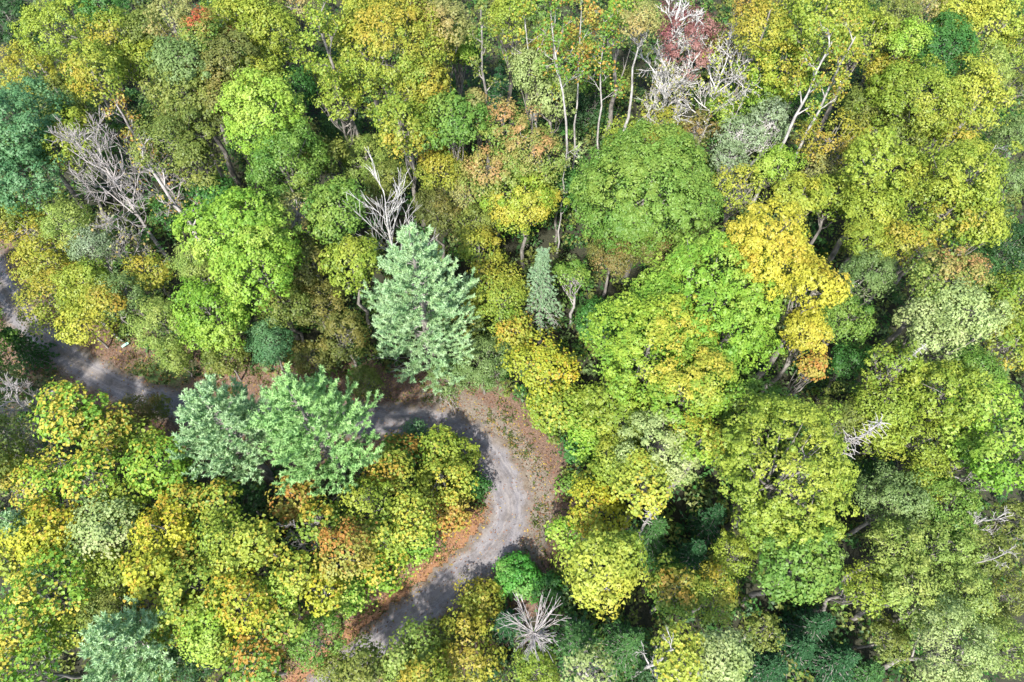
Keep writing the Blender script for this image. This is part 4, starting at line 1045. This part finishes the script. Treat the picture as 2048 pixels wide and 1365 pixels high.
B(85, 968, 58, 8.5, .95, 'dot', 'limegold', 'amber-topped green crown near the grey brush', **D)
B(95, 1058, 64, 9, .95, 'dot', 'gold', 'orange-gold dome near the picture edge', patch=(.4, .6, .6), **D)
B(105, 1115, 52, 7, .95, 'soft', 'hemlock', 'dark soft green crown under the orange-gold dome', limbs=5)
B(20, 1120, 44, 7.5, .95, 'dot', 'lemon', 'sparse yellow-dotted crown at the picture edge', **D)
B(215, 1140, 52, 8, .95, 'loose', 'yg', 'yellow-green crown below the pale tan-yellow one', **D)
B(85, 1185, 76, 9.5, .95, 'dot', 'limegold', 'wide yellow dotted crown with darker lower half', **D)
B(50, 1255, 66, 9, .95, 'dot', 'limegold', 'green-gold dotted crown at the picture edge, lower thicket', **D)
B(225, 1225, 62, 7.5, .95, 'soft', 'olive', 'dull olive crown flecked orange in the lower thicket', **D)
B(150, 1260, 44, 7, .95, 'dot', 'yg', 'yellow-green dotted crown above the corner pine', **D)
B(55, 1335, 64, 9, .95, 'dot', 'limegold', 'yellow dotted crown in the bottom corner', **D)
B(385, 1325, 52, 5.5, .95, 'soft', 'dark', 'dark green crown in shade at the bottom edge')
B(450, 1290, 44, 7, .95, 'dot', 'yg', 'yellowish crown at the edge of the dark bottom shade', **D)
conifer(192, 1272, 0, 0, 11, 3.0, 'pale pine at the bottom edge near the corner', 'pine', 'pine', 'pine_tree', .35, 11, 8, .6, .0)
conifer(288, 1262, 0, 0, 6, 1.7, 'small green pine beside the bottom-edge pale pine', 'pine', 'pine2', 'pine_tree', .3, 9, 6, .38, .0)
conifer(0, 1035, 0, 0, 9, 1.9, 'small blue-green pine on the picture edge by the orange-gold dome', 'pine', 'pine', 'pine_tree', .3, 9, 6, .35, .0)
B(140, 835, 66, 9.5, .95, 'dot', 'limegold', 'yellow-green tree on the inner road edge by the straight', **D)
B(215, 865, 54, 8, .95, 'dot', 'mix', 'yellow-green and rust crown beside the roadside yellow-green tree', **D)
B(275, 832, 42, 4.5, .95, 'soft', 'brownred', 'rust-brown bush on the inner road edge', limbs=8)
B(318, 818, 30, 3, .95, 'soft', 'olive', 'small olive shrub at the road edge before the smaller pine', name='shrub', cat='shrub', limbs=5)
B(270, 885, 44, 6, .95, 'dot', 'yg', 'yellowish crown behind the rust-brown roadside bush', **D)
B(25, 940, 46, 7, .95, 'loose', 'mix', 'yellowish crown under the grey brush at the picture edge', limbs=8)
bare_tree(30, 800, 66, 9, 'grey leafless tree at the picture edge by the road', bark='twig', q=.9, limbs=9, levels=3, spread=.5)
bare_tree(70, 885, 60, 6, 'tangled grey leafless brush below the grey leafless edge tree', bark='twig', q=.8, limbs=11, levels=3, spread=.6, start=.15, leaf='tan', leaf_n=250)
bare_tree(15, 905, 48, 6, 'purplish leafless brush on the picture edge', bark='twig', q=.8, limbs=10, levels=3, spread=.6, start=.15)
bare_tree(62, 490, 36, 5, 'fan of grey bare twigs on the road verge', bark='dead', q=.9, limbs=12, levels=1, spread=.25, start=.1, rise=(.8, 1.6))
conifer(8, 660, 0, 0, 5, 2.0, 'dark green young conifer on the picture edge beside the gravel', 'hemlock', 'hemlock', 'hemlock_tree', .06, 10, 8, .15, .3)
B(20, 760, 52, 5, .9, 'soft', 'softg', 'grey-green bush behind the grey leafless edge tree', limbs=8)
B(-62, 690, 70, 9, 1.0, 'round', 'green', 'green tree mostly outside the picture edge beside the road', limbs=8)
B(-90, 800, 80, 10, 1.0, 'round', 'yg', 'yellow-green tree beyond the picture edge by the leafless tree', limbs=8)
B(-100, 575, 80, 8, 1.0, 'round', 'green', 'green tree beyond the picture edge across the road from the verge row', limbs=8)
B(-60, 900, 80, 11, 1.0, 'round', 'olive', 'olive tree mostly outside the picture edge by the grey brush', limbs=8)

# --- dead pine seen from above, its branches spread like a star
def star_pine():
    c = at(1068, 1268, 7.5)
    bz = ground_z(c[0], c[1])
    rt = root('dead_pine', (c[0], c[1], bz), 'star-shaped dead grey pine seen from above by the lower road', 'tree')
    top = np.array([0, 0, c[2] - bz])
    T = Tubes(); T.add(curve_pts(np.array([0, 0, -.15]), top + np.array([0, 0, .6]), 8, 0, .05), np.linspace(.15, .05, 8), 7); T.build('trunk', rt, BARK['white'])
    for k in range(58):
        ang = k * 2.39996 + RNG.uniform(-.45, .45)
        ln = RNG.uniform(.9, 1.95) * (1.2 if math.sin(ang) > .2 else .85)
        a = top - np.array([0, 0, RNG.uniform(0, 2.4) * .5 - .5])
        d = np.array([math.cos(ang), math.sin(ang), 0])
        t = np.linspace(0, 1, 6)[:, None]
        pts = a + d * ln * t + np.array([0, 0, 1]) * (ln * (RNG.uniform(.25, .6) * t + .25 * t * t)) + np.cumsum(RNG.normal(size=(6, 3)), 0) * .045 * t
        T = Tubes(); T.add(pts, np.linspace(.024, .009, 6), 4)
        for _ in range(RNG.integers(3, 8)):
            b = pts[RNG.integers(1, 5)]; e = b + unit(d + RNG.normal(size=3) * .55 + np.array([0, 0, .3])) * ln * RNG.uniform(.18, .4)
            T.add(curve_pts(b, e, 3, .02, .02), np.linspace(.018, .011, 3), 3)
        T.build('branch', rt, BARK['twig'])
    return rt
star_pine()


# --- things on the ground
def fallen_log(pa, pb, r, label):
    a, b = at(*pa, .25), at(*pb, .25)
    o = a.copy(); rt = root('fallen_log', o, label, 'log')
    T = Tubes(); pts = curve_pts(np.zeros(3), b - a, 8, .12, .05); T.add(pts, np.linspace(r, r * .55, 8), 8); T.build('trunk', rt, BARK['white'])
    for k in range(4):
        p = pts[2 + k]; T = Tubes(); T.add(curve_pts(p, p + RNG.normal(size=3) * .35 + np.array([0, 0, .35]), 4, 0, .03), np.linspace(.03, .012, 4), 4); T.build('branch_stub', rt, BARK['white'])
fallen_log((205, 645), (246, 684), .13, 'pale fallen log lying in the leaves behind the road')
fallen_log((1640, 1325), (1668, 1345), .14, 'grey fallen log in the dark lower hollow')
def pipe():
    a, b = at(243, 694, .3), at(256, 686, .32)
    m, nt, N, L = new_mat('mint_plastic'); out = N.new('ShaderNodeOutputMaterial'); bs = N.new('ShaderNodeBsdfPrincipled')
    noi = N.new('ShaderNodeTexNoise'); noi.inputs['Scale'].default_value = 14; r = N.new('ShaderNodeValToRGB')
    r.color_ramp.elements[0].color = (.22, .48, .38, 1); r.color_ramp.elements[1].color = (.5, .72, .62, 1)
    L.new(noi.outputs['Fac'], r.inputs['Fac']); L.new(r.outputs[0], bs.inputs['Base Color']); bs.inputs['Roughness'].default_value = .4; L.new(bs.outputs[0], out.inputs['Surface'])
    rt = root('plastic_trough', a, 'pale mint plastic trough lying in the leaves behind the road', 'trough')
    d = b - a; L_ = np.linalg.norm(d); d /= L_; s = unit(np.cross(d, np.array([0, 0, 1.]))); u = np.cross(s, d)
    ang = np.linspace(math.pi, 2 * math.pi, 9); v = []
    for rr in (.11, .095):
        for t in (0, L_):
            for g in ang: v.append(d * t + (s * math.cos(g) + u * math.sin(g)) * rr)
    q = []
    for k in range(8):
        q += [(k, k + 1, 9 + k + 1, 9 + k), (18 + k + 1, 18 + k, 27 + k, 27 + k + 1), (k, 18 + k, 19 + k, k + 1), (9 + k + 1, 27 + k + 1, 27 + k, 9 + k)]
    q += [(0, 9, 27, 18), (8, 26, 35, 17)]
    link_mesh('shell', np.array(v), np.array(q), m, rt)
pipe()

# --- undergrowth and fallen leaves, too many to count
def undergrowth():
    n = 14500
    x, y = RNG.uniform(-52, 54, n), RNG.uniform(-8, 88, n)
    d, sd, ps = road_dist(x, y)
    vis = np.abs(x) < 16 + .62 * (y + 20)
    ok = vis & (d > np.where((sd > 0) & (ps > .45), 2.3, 1.5) + RNG.uniform(0, 1.2, n))
    x, y, d = x[ok], y[ok], d[ok]; n = len(x)
    swell = .5 + .5 * np.sin(x * .9 + 2 * np.sin(y * .37)) * np.sin(y * .8 + 1.7 * np.sin(x * .41))
    z = terrain(x, y)
    top = np.clip(.45 + 3.8 * swell ** 1.3, .3, .35 + .7 * np.maximum(d - 1.5, 0))      # thicket height
    base_z = z + top * RNG.uniform(.25, 1.0, n)
    L = Leaves(); per = 26; idx = np.repeat(np.arange(n), per); m = len(idx)
    u = unit(RNG.normal(size=(m, 3)) + np.array([0, 0, .4]))
    r = RNG.uniform(.5, 1.0, n)
    pt = np.stack([x, y, base_z], 1)[idx] + u * r[idx][:, None] * RNG.uniform(.4, 1, (m, 1)) * np.array([1, 1, .6])
    pt[:, 2] = np.maximum(pt[:, 2], z[idx] + .03)
    pals = [PALC[k] for k in ('dark', 'hemlock', 'olive', 'deep', 'obrown', 'green', 'softg')]
    base = np.array([p[0] for p in pals])[RNG.integers(0, len(pals), n)]
    s = RNG.uniform(.20, .36, m)
    L.add(pt, u * .5 + np.array([0, 0, .6]) + RNG.normal(size=(m, 3)) * .35, s, s * .75, base[idx] * RNG.uniform(.7, 1.1, (m, 1)))
    o = L.build('undergrowth', None, M_LEAF, tri=True); o['kind'] = 'stuff'; o['label'] = 'shadowy green undergrowth on the forest floor'
undergrowth()

def fallen_leaves():
    n = 42000
    k = RNG.integers(0, len(ROAD), n)
    off = RNG.normal(size=n) * 3.0
    j = RNG.uniform(-.8, .8, (n, 2))
    p = ROAD[k, :2] + ROAD_N[k] * off[:, None] + j
    d, sd, ps = road_dist(p[:, 0], p[:, 1])
    prob = np.where(d < -.5, .07, np.where(d < .3, .35, .8)) * np.where(d > 5, 0, 1)
    ok = RNG.random(n) < prob
    p, d, ps = p[ok], d[ok], ps[ok]; n = len(p)
    z = np.where(d < .1, .055, terrain(p[:, 0], p[:, 1]) + .05)
    cols = np.array([lin(c) for c in ('d9b36a', 'c58a62', 'a8705a', 'c9a08a', 'e0c24e', '8a6248', 'b98f78')]) * .42
    c = cols[RNG.integers(0, len(cols), n)] * RNG.uniform(.6, 1.15, (n, 1))
    L = Leaves(); s = RNG.uniform(.08, .17, n)
    L.add(np.column_stack([p, z]), np.array([0, 0, 1.]) + RNG.normal(size=(n, 3)) * .25, s, s * .75, c)
    o = L.build('fallen_leaves', None, M_DRY, tri=True); o['kind'] = 'stuff'; o['label'] = 'tan and russet fallen leaves along the gravel road'
fallen_leaves()
def verge_weeds():
    n = 9000
    k = RNG.integers(0, len(ROAD), n)
    sgn = np.where(RNG.random(n) < .62, 1, -1)
    off = sgn * (ROAD[k, 2] + RNG.uniform(-.1, 3.6, n))
    p = ROAD[k, :2] + ROAD_N[k] * off[:, None] + RNG.uniform(-.4, .4, (n, 2))
    d, sd, ps = road_dist(p[:, 0], p[:, 1])
    patch = np.sin(p[:, 0] * 1.1 + 1.3 * np.sin(p[:, 1] * .7)) * np.sin(p[:, 1] * 1.3 + p[:, 0] * .4)
    ok = (d > -.05) & (RNG.random(n) < np.clip(.25 + patch * .8, .04, .95))
    p, d = p[ok], d[ok]; n = len(p)
    z = terrain(p[:, 0], p[:, 1])
    per = 7; idx = np.repeat(np.arange(n), per); m = len(idx)
    u = unit(RNG.normal(size=(m, 3)) * np.array([1, 1, .3]) + np.array([0, 0, .9]))
    s = RNG.uniform(.12, .30, m)
    pt = np.column_stack([p, z + .03])[idx] + RNG.normal(size=(m, 3)) * np.array([.12, .12, 0]) + u * s[:, None] * .45
    cols = np.array([lin(c) for c in ('6f8a42', '8a9a4a', '5a7a3c', 'a59a5c', '7c8a48')]) * .5
    L = Leaves()
    L.add(pt, np.cross(u, RNG.normal(size=(m, 3))) + np.array([0, 0, .4]), s, s * .4, cols[RNG.integers(0, 5, n)][idx] * RNG.uniform(.7, 1.15, (m, 1)), u)
    o = L.build('verge_grass', None, M_LEAF, tri=True); o['kind'] = 'stuff'; o['label'] = 'patchy grass and weeds along the road verge'
verge_weeds()
print('TRIANGLES', COUNT['tris'], 'objects', len(bpy.data.objects))
